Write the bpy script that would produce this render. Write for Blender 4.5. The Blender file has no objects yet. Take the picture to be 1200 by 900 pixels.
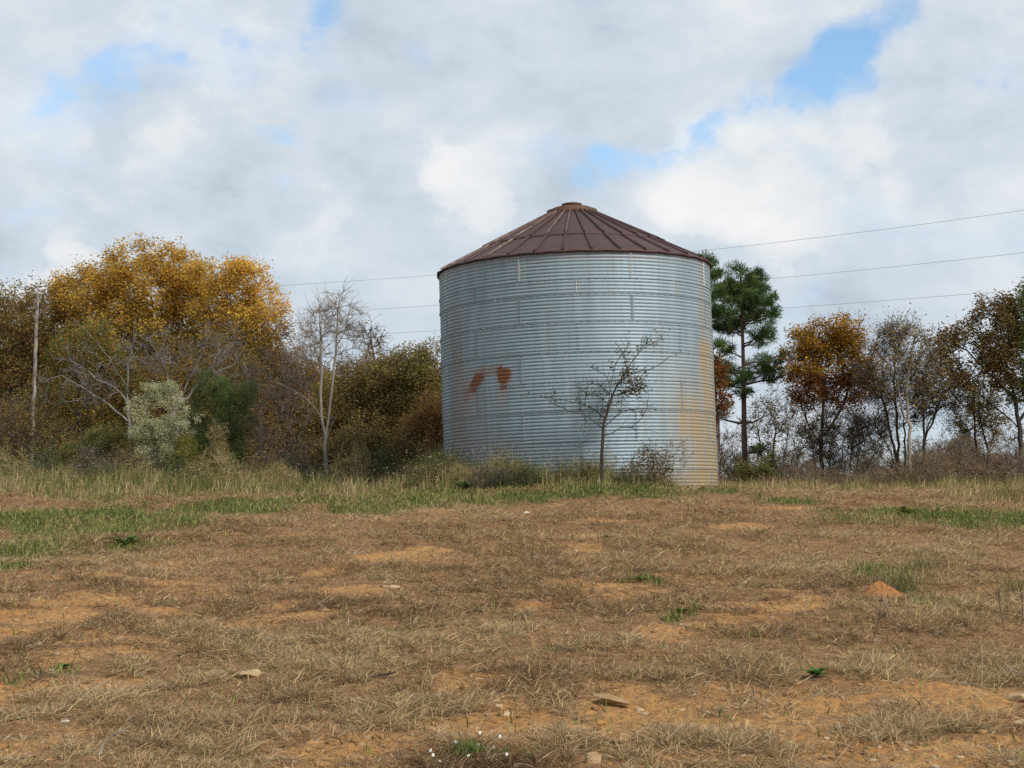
import bpy, math, numpy as np
from math import radians, sin, cos, pi

SC = bpy.context.scene
COL = SC.collection
F = 1905.7            # focal length in photo pixels (1200 px wide)
PITCH = 0.0798
EYE = 1.6
CP, SP = cos(PITCH), sin(PITCH)

# ------------------------------------------------------------------ noise
_tab = np.random.default_rng(5).random((256, 256))
def vnoise(x, y, s=0):
    x = np.asarray(x, float) + s * 17.37; y = np.asarray(y, float) + s * 9.71
    xi = np.floor(x).astype(int); yi = np.floor(y).astype(int)
    fx = x - xi; fy = y - yi
    fx = fx * fx * (3 - 2 * fx); fy = fy * fy * (3 - 2 * fy)
    g = lambda a, b: _tab[(xi + a) & 255, (yi + b) & 255]
    return (g(0, 0) * (1 - fx) + g(1, 0) * fx) * (1 - fy) + (g(0, 1) * (1 - fx) + g(1, 1) * fx) * fy
def fbm(x, y, s=0, o=4):
    v = 0; a = .5; n = 0
    for k in range(o):
        v = v + a * vnoise(np.asarray(x) * 2 ** k, np.asarray(y) * 2 ** k, s + k * 3); n += a; a *= .5
    return v / n
def sstep(a, b, x):
    t = np.clip((x - a) / (b - a), 0, 1); return t * t * (3 - 2 * t)

# ------------------------------------------------------------------ terrain
BX, BY, BZ, BR = 1.86, 43.83, 2.30, 3.66      # the bin
_pd = np.array([-2000, -200, -20, 0, 7, 12, 20, 30, 38, 43, 48, 56, 75, 130, 300, 1500, 4000.])
_pz = np.array([-8, -1.5, -.2, 0, .02, .29, .80, 1.45, 2.0, 2.24, 2.36, 2.44, 2.42, 2.0, .4, -9, -30.])
_gx = np.concatenate([np.linspace(-2000, -20, 200)[:-1], np.arange(-20, 140, .25), np.linspace(140, 4000, 400)])
_gz = np.interp(_gx, _pd, _pz)
_sm = (_gx > -18) & (_gx < 136)
_k = np.hanning(25); _k /= _k.sum()
_gz2 = np.convolve(_gz, _k, 'same'); _gz = np.where(_sm, _gz2, _gz)
def terrain(x, y, rough=True):
    x = np.asarray(x, float); y = np.asarray(y, float)
    z = np.interp(y, _gx, _gz)
    z = z - sstep(43, 72, y) * 1.15 * sstep(4, 11, x)
    z = z + .10 * np.clip(-x - 4, 0, 14) / 14 * sstep(25, 45, y)
    d = np.hypot(x - BX, y - BY)
    w = 1 - sstep(4.2, 8, d)
    z = z * (1 - w) + 2.23 * w
    if rough:
        near = 1 - sstep(60, 140, np.hypot(x, y))
        z = z + near * (.16 * (fbm(x * .35, y * .35, 3, 2) - .5) + .10 * (fbm(x * 1.1, y * 1.1, 8, 3) - .5)) * (1 - .75 * w) + sstep(62, 30, np.hypot(x, y)) * .05 * (fbm(x * 4, y * 4, 70, 4) - .5)
    return z
def xy_px(px, d):                                  # sideways position of photo column px at depth d
    return (px - 600) / F * (d * CP + .6 * SP)
def z_px(py, d):                                   # height seen at photo row py at depth d
    k = (450 - py) / F
    return EYE + d * (k * CP + SP) / (CP - k * SP)
def at(px, py):                                    # the ground point seen at a photo pixel
    ds = np.arange(7, 60, .05)
    xs = (px - 600) / F * ds * 1.0
    zz = terrain(xs, ds); zr = z_px(py, ds)
    i = np.argmax(zz >= zr) if (zz >= zr).any() else len(ds) - 1
    return np.array([xs[i], ds[i], zz[i]])

# ------------------------------------------------------------------ materials
def newmat(name):
    m = bpy.data.materials.new(name); m.use_nodes = True
    nt = m.node_tree; nt.nodes.clear()
    return m, nt, nt.nodes.new('ShaderNodeOutputMaterial')
def nd(nt, t, **kw):
    n = nt.nodes.new(t)
    for k, v in kw.items():
        if k in n.inputs: n.inputs[k].default_value = v
        else: setattr(n, k, v)
    return n
def noise(nt, scale, detail=4, rough=.55, coord=None, dist=0.):
    n = nd(nt, 'ShaderNodeTexNoise'); n.inputs['Scale'].default_value = scale
    n.inputs['Detail'].default_value = detail; n.inputs['Roughness'].default_value = rough; n.inputs['Distortion'].default_value = dist
    if coord is not None: nt.links.new(coord, n.inputs['Vector'])
    return n.outputs['Fac']
def ramp(nt, fac, stops):
    r = nd(nt, 'ShaderNodeValToRGB'); e = r.color_ramp.elements
    while len(e) < len(stops): e.new(.5)
    for el, (p, c) in zip(e, stops):
        el.position = p; el.color = (c, c, c, 1) if np.isscalar(c) else (*c, 1)
    nt.links.new(fac, r.inputs['Fac']); return r.outputs['Color']
def mixc(nt, fac, a, b, mode='MIX'):
    m = nd(nt, 'ShaderNodeMix'); m.data_type = 'RGBA'; m.blend_type = mode
    for s, v in ((m.inputs[0], fac), (m.inputs[6], a), (m.inputs[7], b)):
        if hasattr(v, 'links'): nt.links.new(v, s)
        else: s.default_value = v if np.isscalar(v) else (*v, 1)
    return m.outputs[2]
def mth(nt, op, a, b=None, c=None):
    m = nd(nt, 'ShaderNodeMath'); m.operation = op
    for s, v in zip(m.inputs, (a, b, c)):
        if v is None: continue
        if hasattr(v, 'links'): nt.links.new(v, s)
        else: s.default_value = v
    return m.outputs[0]
def bump(nt, h, strength, dist):
    b = nd(nt, 'ShaderNodeBump'); b.inputs['Strength'].default_value = strength; b.inputs['Distance'].default_value = dist
    nt.links.new(h, b.inputs['Height']); return b.outputs['Normal']
def attr(nt, name):
    a = nd(nt, 'ShaderNodeAttribute'); a.attribute_name = name; return a
def pos(nt): return nd(nt, 'ShaderNodeTexCoord').outputs['Object']

def leaf_mat(name, trans=.35):
    m, nt, out = newmat(name); L = nt.links
    c = attr(nt, 'col').outputs['Color']
    d = nd(nt, 'ShaderNodeBsdfDiffuse'); t = nd(nt, 'ShaderNodeBsdfTranslucent'); x = nd(nt, 'ShaderNodeMixShader')
    L.new(c, d.inputs['Color']); L.new(c, t.inputs['Color']); x.inputs[0].default_value = trans
    L.new(d.outputs[0], x.inputs[1]); L.new(t.outputs[0], x.inputs[2]); L.new(x.outputs[0], out.inputs['Surface'])
    return m
def bark_mat(name, a, b, scale=6., rough=.9, bstr=.5):
    m, nt, out = newmat(name); L = nt.links
    mp = nd(nt, 'ShaderNodeMapping'); mp.inputs['Scale'].default_value = (1, 1, .3); L.new(pos(nt), mp.inputs['Vector'])
    n = noise(nt, scale, 5, .65, mp.outputs[0]); n2 = noise(nt, scale * 5, 3, .6, mp.outputs[0])
    p = nd(nt, 'ShaderNodeBsdfPrincipled'); p.inputs['Roughness'].default_value = rough; p.inputs['Specular IOR Level'].default_value = .15
    c = mixc(nt, ramp(nt, n, [(.35, 0.), (.65, 1.)]), a, b)
    L.new(c, p.inputs['Base Color']); L.new(bump(nt, n2, bstr, .02), p.inputs['Normal']); L.new(p.outputs[0], out.inputs['Surface'])
    return m
M = {}
M['leaf'] = leaf_mat('leaf_foliage', .48)
M['needle'] = leaf_mat('pine_needles', .15)
M['blade'] = leaf_mat('grass_blades', .25)
M['bark_grey'] = bark_mat('grey_bark', (.07, .06, .05), (.17, .15, .125))
M['bark_silver'] = bark_mat('silvery_bark', (.07, .06, .05), (.27, .25, .22), 3.)
M['bark_pale'] = bark_mat('pale_bark', (.2, .17, .14), (.36, .315, .265), 5)
M['bark_white'] = bark_mat('white_weathered_wood', (.11, .095, .08), (.42, .39, .34), 9)
M['bark_dark'] = bark_mat('dark_bark', (.035, .03, .026), (.09, .075, .06))
M['bark_brown'] = bark_mat('brown_bark', (.07, .052, .04), (.15, .115, .09))
M['bark_red'] = bark_mat('reddish_twigs', (.11, .075, .05), (.2, .14, .095))
M['bark_pine'] = bark_mat('pine_bark', (.06, .045, .038), (.14, .105, .09), 5)
M['bark_brush'] = bark_mat('brown_brush_twigs', (.13, .09, .055), (.26, .18, .11))
M['straw'] = bark_mat('straw_stalk', (.34, .25, .14), (.5, .38, .22))

# ------------------------------------------------------------------ mesh helpers
def mesh(name, V, faces, mat, col=None, smooth=False, attrs=None):
    """V (n,3); faces: list of integer arrays (m,k)"""
    me = bpy.data.meshes.new(name)
    V = np.ascontiguousarray(V, dtype=np.float32).reshape(-1, 3)
    faces = [np.asarray(f, dtype=np.int32) for f in faces if len(f)]
    me.vertices.add(len(V)); me.vertices.foreach_set('co', V.ravel())
    li = np.concatenate([f.ravel() for f in faces]); cnt = np.concatenate([np.full(len(f), f.shape[1], np.int32) for f in faces])
    me.loops.add(len(li)); me.loops.foreach_set('vertex_index', li)
    me.polygons.add(len(cnt))
    me.polygons.foreach_set('loop_start', np.concatenate([[0], np.cumsum(cnt)[:-1]]).astype(np.int32))
    me.polygons.foreach_set('loop_total', cnt)
    if smooth: me.polygons.foreach_set('use_smooth', np.ones(len(cnt), bool))
    if col is not None:
        a = me.attributes.new('col', 'FLOAT_COLOR', 'POINT')
        c = np.ones((len(V), 4), np.float32); c[:, :3] = col; a.data.foreach_set('color', c.ravel())
    for k, v in (attrs or {}).items():
        a = me.attributes.new(k, 'FLOAT', 'POINT'); a.data.foreach_set('value', np.asarray(v, np.float32))
    me.update(calc_edges=True); me.validate()
    if mat: me.materials.append(mat)
    return me
def obj(name, me, parent=None, loc=None):
    o = bpy.data.objects.new(name, me); COL.objects.link(o)
    if parent: o.parent = parent
    if loc is not None: o.location = loc
    return o
def tag(o, label=None, cat=None, group=None, kind=None):
    if label: o['label'] = label
    if cat: o['category'] = cat
    if group: o['group'] = group
    if kind: o['kind'] = kind
    return o
def thing(name, label, cat, loc, group=None, rot=(0, 0, 0)):
    o = obj(name, None, loc=loc); o.rotation_euler = rot
    return tag(o, label, cat, group)

def frame(D):
    D = D / np.maximum(np.linalg.norm(D, axis=1, keepdims=True), 1e-9)
    ref = np.where(np.abs(D[:, 2:3]) > .92, np.array([[1., 0, 0]]), np.array([[0, 0, 1.]]))
    U = np.cross(D, ref); U /= np.linalg.norm(U, axis=1, keepdims=True)
    return D, U, np.cross(D, U)
def segs(A, B, ra, rb, k=5):
    """tapered prisms from A to B"""
    n = len(A); D, U, W = frame(B - A)
    A = A - D * (ra * .25)[:, None]; B = B + D * (rb * .25)[:, None]
    t = np.arange(k) * 2 * pi / k
    off = U[:, None, :] * np.cos(t)[None, :, None] + W[:, None, :] * np.sin(t)[None, :, None]
    V = np.concatenate([A[:, None] + off * ra[:, None, None], B[:, None] + off * rb[:, None, None]], 1)
    i = np.arange(k); q = np.stack([i, (i + 1) % k, k + (i + 1) % k, k + i], 1)
    Fq = (np.arange(n) * 2 * k)[:, None, None] + q[None]
    return V.reshape(-1, 3), Fq.reshape(-1, 4)
def tube(P, R, k=8, cap=True):
    P = np.asarray(P, float); R = np.asarray(R, float) * np.ones(len(P)); n = len(P)
    T = np.gradient(P, axis=0); T /= np.linalg.norm(T, axis=1, keepdims=True)
    ref = np.array([0, 0, 1.]) if abs(T[0, 2]) < .9 else np.array([1., 0, 0])
    U = np.cross(T, ref); U /= np.linalg.norm(U, axis=1, keepdims=True); W = np.cross(T, U)
    t = np.arange(k) * 2 * pi / k
    V = (P[:, None] + R[:, None, None] * (U[:, None] * np.cos(t)[None, :, None] + W[:, None] * np.sin(t)[None, :, None])).reshape(-1, 3)
    i = np.arange(k); q = np.stack([i, (i + 1) % k, k + (i + 1) % k, k + i], 1)
    Fq = ((np.arange(n - 1) * k)[:, None, None] + q[None]).reshape(-1, 4)
    fs = [Fq]
    if cap: fs += [np.arange(k)[None], (n - 1) * k + np.arange(k)[None]]
    return V, fs
def join(parts):
    Vs, fs, o = [], {}, 0
    for V, fl in parts:
        if not isinstance(fl, list): fl = [fl]
        for f in fl:
            f = np.asarray(f); fs.setdefault(f.shape[1], []).append(f + o)
        Vs.append(V); o += len(V)
    return np.concatenate(Vs), [np.concatenate(v) for v in fs.values()]
def pick(rng, pal, n, jit=.2):
    pal = np.array(pal); c = pal[rng.integers(0, len(pal), n)]
    return np.clip(c * (1 + jit * rng.normal(size=(n, 1))) * (1 + .06 * rng.normal(size=(n, 3))), .004, .9)
def leaves(rng, C, size, pal, aspect=.62, up=.3):
    n = len(C)
    N = rng.normal(size=(n, 3)); N[:, 2] += up; D, U, W = frame(N)
    s = size * rng.uniform(.6, 1.3, n)[:, None]
    a = U * s * .5; b = W * s * .5 * aspect
    fold = D * s * .12
    V = np.stack([C - a, C + b + fold, C + a, C - b + fold], 1).reshape(-1, 3)
    c = np.repeat(pick(rng, pal, n), 4, axis=0)
    return V, np.arange(n * 4).reshape(-1, 4), c

# ------------------------------------------------------------------ tree growth
def grow(rng, trunk, ends, step=.28, wig=.05, up=.5, zmin=0., tropism=.25):
    """trunk: list of polylines [(pts)], first starts at the base; ends (K,3): twig tips to reach."""
    pos_, par, dr = [], [], []
    for pl in trunk:
        pl = np.asarray(pl, float); start = None
        if pos_:
            start = int(np.argmin(np.linalg.norm(np.array(pos_) - pl[0], axis=1)))
        prev = start
        t = np.concatenate([[0], np.cumsum(np.linalg.norm(np.diff(pl, axis=0), axis=1))])
        m = max(2, int(t[-1] / step)); tt = np.linspace(0, t[-1], m + 1)
        q = np.stack([np.interp(tt, t, pl[:, a]) for a in range(3)], 1)
        if m > 3: q[1:-1] = (q[:-2] + 2 * q[1:-1] + q[2:]) / 4
        q[1:] += rng.normal(size=(m, 3)) * wig * .35
        for j in range(0 if prev is None else 1, m + 1):
            d = q[min(j + 1, m)] - q[max(j - 1, 0)]
            pos_.append(q[j]); par.append(-1 if prev is None else prev); dr.append(d / (np.linalg.norm(d) + 1e-9)); prev = len(pos_) - 1
    cap = len(pos_) + 40 * len(ends) + 10
    Pn = np.zeros((cap, 3)); Dn = np.zeros((cap, 3)); Pa = np.full(cap, -1); n = len(pos_)
    Pn[:n] = pos_; Dn[:n] = dr; Pa[:n] = par
    tp = Pn[:n].copy()
    dist = np.array([np.linalg.norm(tp - e, axis=1).min() for e in ends]) if len(ends) else []
    tips = []
    for e in np.asarray(ends)[np.argsort(dist)] if len(ends) else []:
        v = e - Pn[:n]; d = np.linalg.norm(v, axis=1) + 1e-6
        cosn = (v * Dn[:n]).sum(1) / d
        cost = d * (1.35 - .35 * cosn) + up * np.maximum(0, Pn[:n, 2] - (e[2] - .45 * d)) + 50 * (Pn[:n, 2] < zmin)
        i = int(np.argmin(cost)); L = d[i]; m = int(np.clip(L / step, 2, 36))
        p0 = Pn[i]; t0 = Dn[i] * .35 + v[i] / L * .65; t1 = v[i] / L + np.array([0, 0, tropism])
        s = np.linspace(0, 1, m + 1)[1:, None]
        h = (2 * s ** 3 - 3 * s ** 2 + 1) * p0 + (s ** 3 - 2 * s ** 2 + s) * t0 * L + (-2 * s ** 3 + 3 * s ** 2) * e + (s ** 3 - s ** 2) * t1 * L
        h = h + rng.normal(size=h.shape) * wig * np.sqrt(min(L, 1.5)) * (s < 1)
        prev = i
        for j in range(m):
            dd = h[j] - Pn[prev]; Pn[n] = h[j]; Dn[n] = dd / (np.linalg.norm(dd) + 1e-9); Pa[n] = prev; prev = n; n += 1
        tips.append(prev)
    return Pn[:n], Dn[:n], Pa[:n], np.array(tips, int)
def radii(Pa, r0, expo=.45, rmax=None):
    n = len(Pa); w = np.zeros(n); ch = np.zeros(n, int)
    for i in range(n): 
        if Pa[i] >= 0: ch[Pa[i]] += 1
    w[ch == 0] = 1
    for i in range(n - 1, 0, -1):
        if Pa[i] >= 0: w[Pa[i]] += w[i]
    r = r0 * w ** expo
    if rmax: r = r * min(1, rmax / r[0]) if r[0] > rmax else r
    return np.maximum(r, r0 * .8)
def ellip(rng, blobs, n, shell=.35, clump=True):
    """points in a set of ellipsoids (cx,cy,cz,rx,ry,rz)"""
    if n > 40 and clump:
        q = ellip(rng, blobs, int(n * 1.45), shell, False); m_ = np.mean(np.array(blobs, float)[:, 3:]) * .42
        v_ = vnoise(q[:, 0] / m_ + q[:, 2] / m_ * .37, q[:, 2] / m_ + q[:, 1] / m_ * .8, 7) + vnoise(q[:, 0] / m_ * 2 + 3, q[:, 2] / m_ * 2 - q[:, 1] / m_, 9) * .5
        return q[np.argsort(-v_)[:n]]
    b = np.array(blobs, float); vol = (b[:, 3] * b[:, 4] * b[:, 5]) ** .8; k = rng.choice(len(b), n, p=vol / vol.sum())
    v = rng.normal(size=(n, 3)); v /= np.linalg.norm(v, axis=1, keepdims=True)
    r = rng.random(n) ** (1 / 3); r = r * (1 - shell) + shell * np.sqrt(r)
    return b[k, :3] + v * r[:, None] * b[k, 3:]
def px_blobs(bl, D, base, dy=None):
    """ellipses in photo pixels at depth D -> ellipsoids relative to base"""
    o = []
    for (cx, cy, rx, ry) in bl:
        m = D / F
        o.append((xy_px(cx, D) - base[0], 0. if dy is None else dy, z_px(cy, D) - base[2], rx * m, max(rx, ry) * m * .8, ry * m))
    return o
def px_line(pl, D, base, rng=None, jy=.0):
    r = []
    for k, p in enumerate(pl):
        y = D + (p[2] if len(p) > 2 else 0)
        r.append((xy_px(p[0], y) - base[0], y - base[1], z_px(p[1], y) - base[2]))
    return np.array(r)
def base_at(px, D):
    x = xy_px(px, D); return np.array([x, D, float(terrain(x, D)) - .04])

def plant(name, label, cat, base, seed, blobs, nends, trunk=None, zmin=.8, r0=.008, expo=.46, rmax=None, bark='bark_grey',
          nleaf=0, lsize=.11, lspread=.22, pal=None, twigs=3, twl=.4, twr=.006, step=.28, wig=.05, up=.5, leaf_up=.3,
          bark2=None, leafsel=None, group=None, stems=None, tropism=.25, lasp=.62, sides=5, patch=None):
    rng = np.random.default_rng(seed)
    ends = ellip(rng, blobs, nends) if nends else np.zeros((0, 3))
    ends[:, 2] = np.maximum(ends[:, 2], .12)
    if trunk is None:
        b = np.array(blobs); cz = (b[:, 2]).mean(); cx = b[:, 0].mean()
        if stems:
            trunk = []
            for k in range(stems):
                a = rng.uniform(0, 2 * pi); r = .12 * math.sqrt(k)
                p0 = np.array([r * cos(a), r * sin(a), 0]); lean = rng.normal(size=2) * .22
                trunk.append([p0 if k else (0, 0, 0), p0 + [lean[0] * cz * .5, lean[1] * cz * .5, cz * .5], p0 + [cx * .6 + lean[0] * cz, lean[1] * cz, cz * .95]])
        else:
            j = rng.normal(size=(2, 2)) * .02 * cz
            trunk = [[(0, 0, 0), (cx * .15 + j[0, 0], j[0, 1], cz * .35), (cx * .5 + j[1, 0], j[1, 1], cz * .7), (cx * .8, 0, cz * 1.05)]]
    Pn, Dn, Pa, tips = grow(rng, trunk, ends, step, wig, up, zmin, tropism)
    R = radii(Pa, r0, expo, rmax)
    idx = np.where(Pa >= 0)[0]; pa = Pa[idx]
    # flare the foot of the trunk a little
    R = R * (1 + .5 * np.exp(-Pn[:, 2] / .25) * (R > R.max() * .6))
    thick = R[idx] > max(R.max() * .22, r0 * 2.2)
    if thick.sum() < 3: thick = R[idx] >= np.sort(R[idx])[-4]
    root = thing(name, label, cat, base, group)
    A, B, ra, rb = Pn[pa], Pn[idx], np.minimum(R[pa], R[idx] * 1.25), R[idx]
    me = mesh('trunk', *[(v, [f]) for v, f in [segs(A[thick], B[thick], ra[thick], rb[thick], 8)]][0], M[bark], smooth=True)
    obj('trunk', me, root)
    parts = []; thin = ~thick
    if thin.any(): parts.append(segs(A[thin], B[thin], ra[thin], rb[thin], sides if sides < 5 else 4))
    small = np.where(R < r0 * 3.2)[0]
    small = small[Pn[small, 2] > zmin * .7]
    tw_end = None
    if twigs and len(small):
        src = np.concatenate([np.repeat(tips, twigs), rng.choice(small, int(len(tips) * twigs * .8) + 1)])
        d = Dn[src] * .8 + rng.normal(size=(len(src), 3)) * .55 + [0, 0, tropism * .8]
        d /= np.linalg.norm(d, axis=1, keepdims=True)
        l = twl * rng.uniform(.4, 1.2, len(src))[:, None]
        mid = Pn[src] + d * l * .5; tw_end = mid + (d + rng.normal(size=d.shape) * .3) * l * .5
        rr = np.full(len(src), twr)
        parts.append(segs(Pn[src], mid, rr, rr * .8, 3)); parts.append(segs(mid, tw_end, rr * .8, rr * .45, 3))
    if parts:
        V, fl = join(parts)
        obj('branches' if nleaf else 'crown', mesh('branches', V, fl, M[bark2 or bark], smooth=True), root)
    if nleaf:
        src = np.concatenate([Pn[tips]] + ([tw_end, mid, (mid + tw_end) / 2] if tw_end is not None else []))
        if leafsel is not None: src = src[leafsel(src, rng)]
        C = src[rng.integers(0, len(src), nleaf)] + np.clip(rng.normal(size=(nleaf, 3)), -1.15, 1.15) * lspread
        C[:, 2] = np.maximum(C[:, 2], .06)
        V, f, c = leaves(rng, C, lsize, pal, lasp, leaf_up)
        # clumps of different age of leaf: whole sprays more yellow / more brown
        n1 = fbm(C[:, 0] * .7 + C[:, 2] * .3, C[:, 2] * .7 + C[:, 1] * .5, seed % 50, 2)
        c = c * np.repeat(.72 + .56 * n1, 4)[:, None]
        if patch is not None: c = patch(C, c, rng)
        obj('crown', mesh('crown', V, [f], M['leaf'], c), root)
    return root

# ================================================================== SKY, SUN, CAMERA
def direction(px, py):
    v = np.array([(px - 600) / F, 1, (450 - py) / F]); v = np.array([v[0], v[1] * CP - v[2] * SP, v[1] * SP + v[2] * CP])
    return v / np.linalg.norm(v)
SUN_AZ, SUN_EL = radians(50), radians(40)              # right of and behind the camera
sun_dir = np.array([sin(SUN_AZ) * cos(SUN_EL), -cos(SUN_AZ) * cos(SUN_EL), sin(SUN_EL)])
w = bpy.data.worlds.new('World'); SC.world = w; w.use_nodes = True
nt = w.node_tree; nt.nodes.clear(); L = nt.links
out = nd(nt, 'ShaderNodeOutputWorld'); bg = nd(nt, 'ShaderNodeBackground'); bg.inputs['Strength'].default_value = .15
sky = nd(nt, 'ShaderNodeTexSky'); sky.sky_type = 'NISHITA'; sky.sun_disc = False
sky.sun_elevation = SUN_EL; sky.sun_rotation = math.atan2(sun_dir[0], sun_dir[1]); sky.ozone_density = 2.2; sky.dust_density = .4
tc = nd(nt, 'ShaderNodeTexCoord').outputs['Generated']
wn = nd(nt, 'ShaderNodeTexNoise'); wn.inputs['Scale'].default_value = 16; wn.inputs['Detail'].default_value = 5; L.new(tc, wn.inputs['Vector'])
vs = nd(nt, 'ShaderNodeVectorMath'); vs.operation = 'MULTIPLY_ADD'; L.new(wn.outputs['Color'], vs.inputs[0])
vs.inputs[1].default_value = (.085, .085, .06); L.new(tc, vs.inputs[2])
off = nd(nt, 'ShaderNodeVectorMath'); off.operation = 'SUBTRACT'; L.new(vs.outputs[0], off.inputs[0]); off.inputs[1].default_value = (.0425, .0425, .03)
wd = off.outputs[0]
def blob(px, py, r, amp):                              # a soft spot of the sky round one direction
    v = direction(px, py); s = nd(nt, 'ShaderNodeVectorMath'); s.operation = 'DISTANCE'; L.new(wd, s.inputs[0]); s.inputs[1].default_value = tuple(v)
    m = nd(nt, 'ShaderNodeMapRange'); m.interpolation_type = 'SMOOTHSTEP'
    m.inputs['From Min'].default_value = 0; m.inputs['From Max'].default_value = r / F * 1.35
    m.inputs['To Min'].default_value = amp; m.inputs['To Max'].default_value = 0
    L.new(s.outputs['Value'], m.inputs['Value']); return m.outputs[0]
def total(lst):
    a = blob(*lst[0])
    for b in lst[1:]: a = mth(nt, 'ADD', a, blob(*b))
    return a
mp = nd(nt, 'ShaderNodeMapping'); mp.inputs['Scale'].default_value = (1, 1, 1.4); mp.inputs['Location'].default_value = (.3, .1, .42); L.new(tc, mp.inputs['Vector'])
n1 = noise(nt, 9.5, 12, .57, mp.outputs[0], .0)
mp2 = nd(nt, 'ShaderNodeMapping'); mp2.inputs['Scale'].default_value = (1, 1, 1.6); mp2.inputs['Location'].default_value = (1.3, .7, .2); L.new(tc, mp2.inputs['Vector'])
n2 = noise(nt, 13, 12, .56, mp2.outputs[0], .0)
n3 = noise(nt, 3.2, 4, .5, mp2.outputs[0], .2)
n4 = noise(nt, 30, 10, .6, mp2.outputs[0], .0)
gaps = total([(1045, 15, 60, .31), (985, 65, 58, .31), (915, 112, 52, .28), (850, 152, 40, .24), (950, 50, 50, .15), (785, 190, 45, .14), (820, 170, 35, .12), (715, 205, 45, .17),
              (375, 20, 60, .22), (190, 15, 60, .2), (100, 30, 90, .1), (260, 60, 60, .1), (335, 165, 26, .22), (320, 218, 26, .22), (490, 55, 45, .17), (1185, 85, 40, .18), (30, 245, 50, .12)])
cov = mth(nt, 'SUBTRACT', mth(nt, 'ADD', mth(nt, 'MULTIPLY', n1, 1.25), .03), mth(nt, 'MULTIPLY', gaps, 1.3))
cov = mth(nt, 'ADD', cov, mth(nt, 'MULTIPLY', mth(nt, 'SUBTRACT', n4, .5), .16))
cmask = ramp(nt, cov, [(.28, .04), (.40, .40), (.47, .78), (.60, 1.)])
whites = total([(830, 215, 80, .5), (905, 225, 75, .5), (800, 240, 60, .3), (870, 185, 80, .3), (930, 250, 100, .28), (1010, 200, 90, .2), (1080, 160, 90, .16), (1000, 280, 90, .14), (540, 222, 65, .45), (590, 240, 70, .25), (60, 325, 60, .5), (350, 260, 75, .35), (200, 110, 140, .17), (90, 190, 130, .17), (330, 60, 90, .12), (620, 100, 120, .1), (1000, 170, 90, .12)])
shade = mth(nt, 'ADD', mth(nt, 'ADD', mth(nt, 'MULTIPLY', n2, .95), mth(nt, 'MULTIPLY', n3, .25)), mth(nt, 'MULTIPLY', mth(nt, 'MULTIPLY', whites, n2), .75))
ccol = ramp(nt, shade, [(.36, (3.1, 3.65, 4.25)), (.5, (3.85, 4.4, 4.95)), (.62, (4.4, 4.85, 5.3)), (.78, (5.1, 5.4, 5.7)), (.95, (5.9, 6.05, 6.1))])
wm = ramp(nt, mth(nt, 'ADD', whites, mth(nt, 'ADD', mth(nt, 'MULTIPLY', mth(nt, 'SUBTRACT', n2, .5), 1.3), mth(nt, 'MULTIPLY', mth(nt, 'SUBTRACT', n4, .5), .55))), [(.2, 0.), (.32, .42), (.5, .8), (.8, 1.)])
ccol = mixc(nt, wm, ccol, ramp(nt, n1, [(.38, (4.9, 5.2, 5.45)), (.52, (5.7, 5.85, 5.9)), (.66, (6.4, 6.4, 6.3))]))
skyc = mixc(nt, 1., sky.outputs[0], (1.15, 1.27, 1.27), 'MULTIPLY')
fin = mixc(nt, cmask, skyc, ccol)
L.new(fin, bg.inputs['Color']); L.new(bg.outputs[0], out.inputs['Surface'])

sl = bpy.data.lights.new('sun', 'SUN'); sl.energy = 3.5; sl.angle = radians(12); sl.color = (1, .94, .85)
so = bpy.data.objects.new('sun', sl); COL.objects.link(so)
from mathutils import Vector
so.rotation_euler = Vector(sun_dir).to_track_quat('Z', 'Y').to_euler(); so.location = (40, -30, 40)
cam = bpy.data.cameras.new('camera'); cam.sensor_width = 36; cam.lens = 36 * F / 1200; cam.clip_end = 6000; cam.clip_start = .1
co = bpy.data.objects.new('camera', cam); COL.objects.link(co); co.location = (0, 0, EYE); co.rotation_euler = (pi / 2 + PITCH, 0, 0); SC.camera = co
SC.view_settings.view_transform = 'Standard'; SC.view_settings.look = 'None'; SC.view_settings.exposure = 0; SC.view_settings.gamma = 1
SC.cycles.max_bounces = 6; SC.cycles.transparent_max_bounces = 4; SC.cycles.diffuse_bounces = 3; SC.cycles.use_denoising = False

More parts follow.
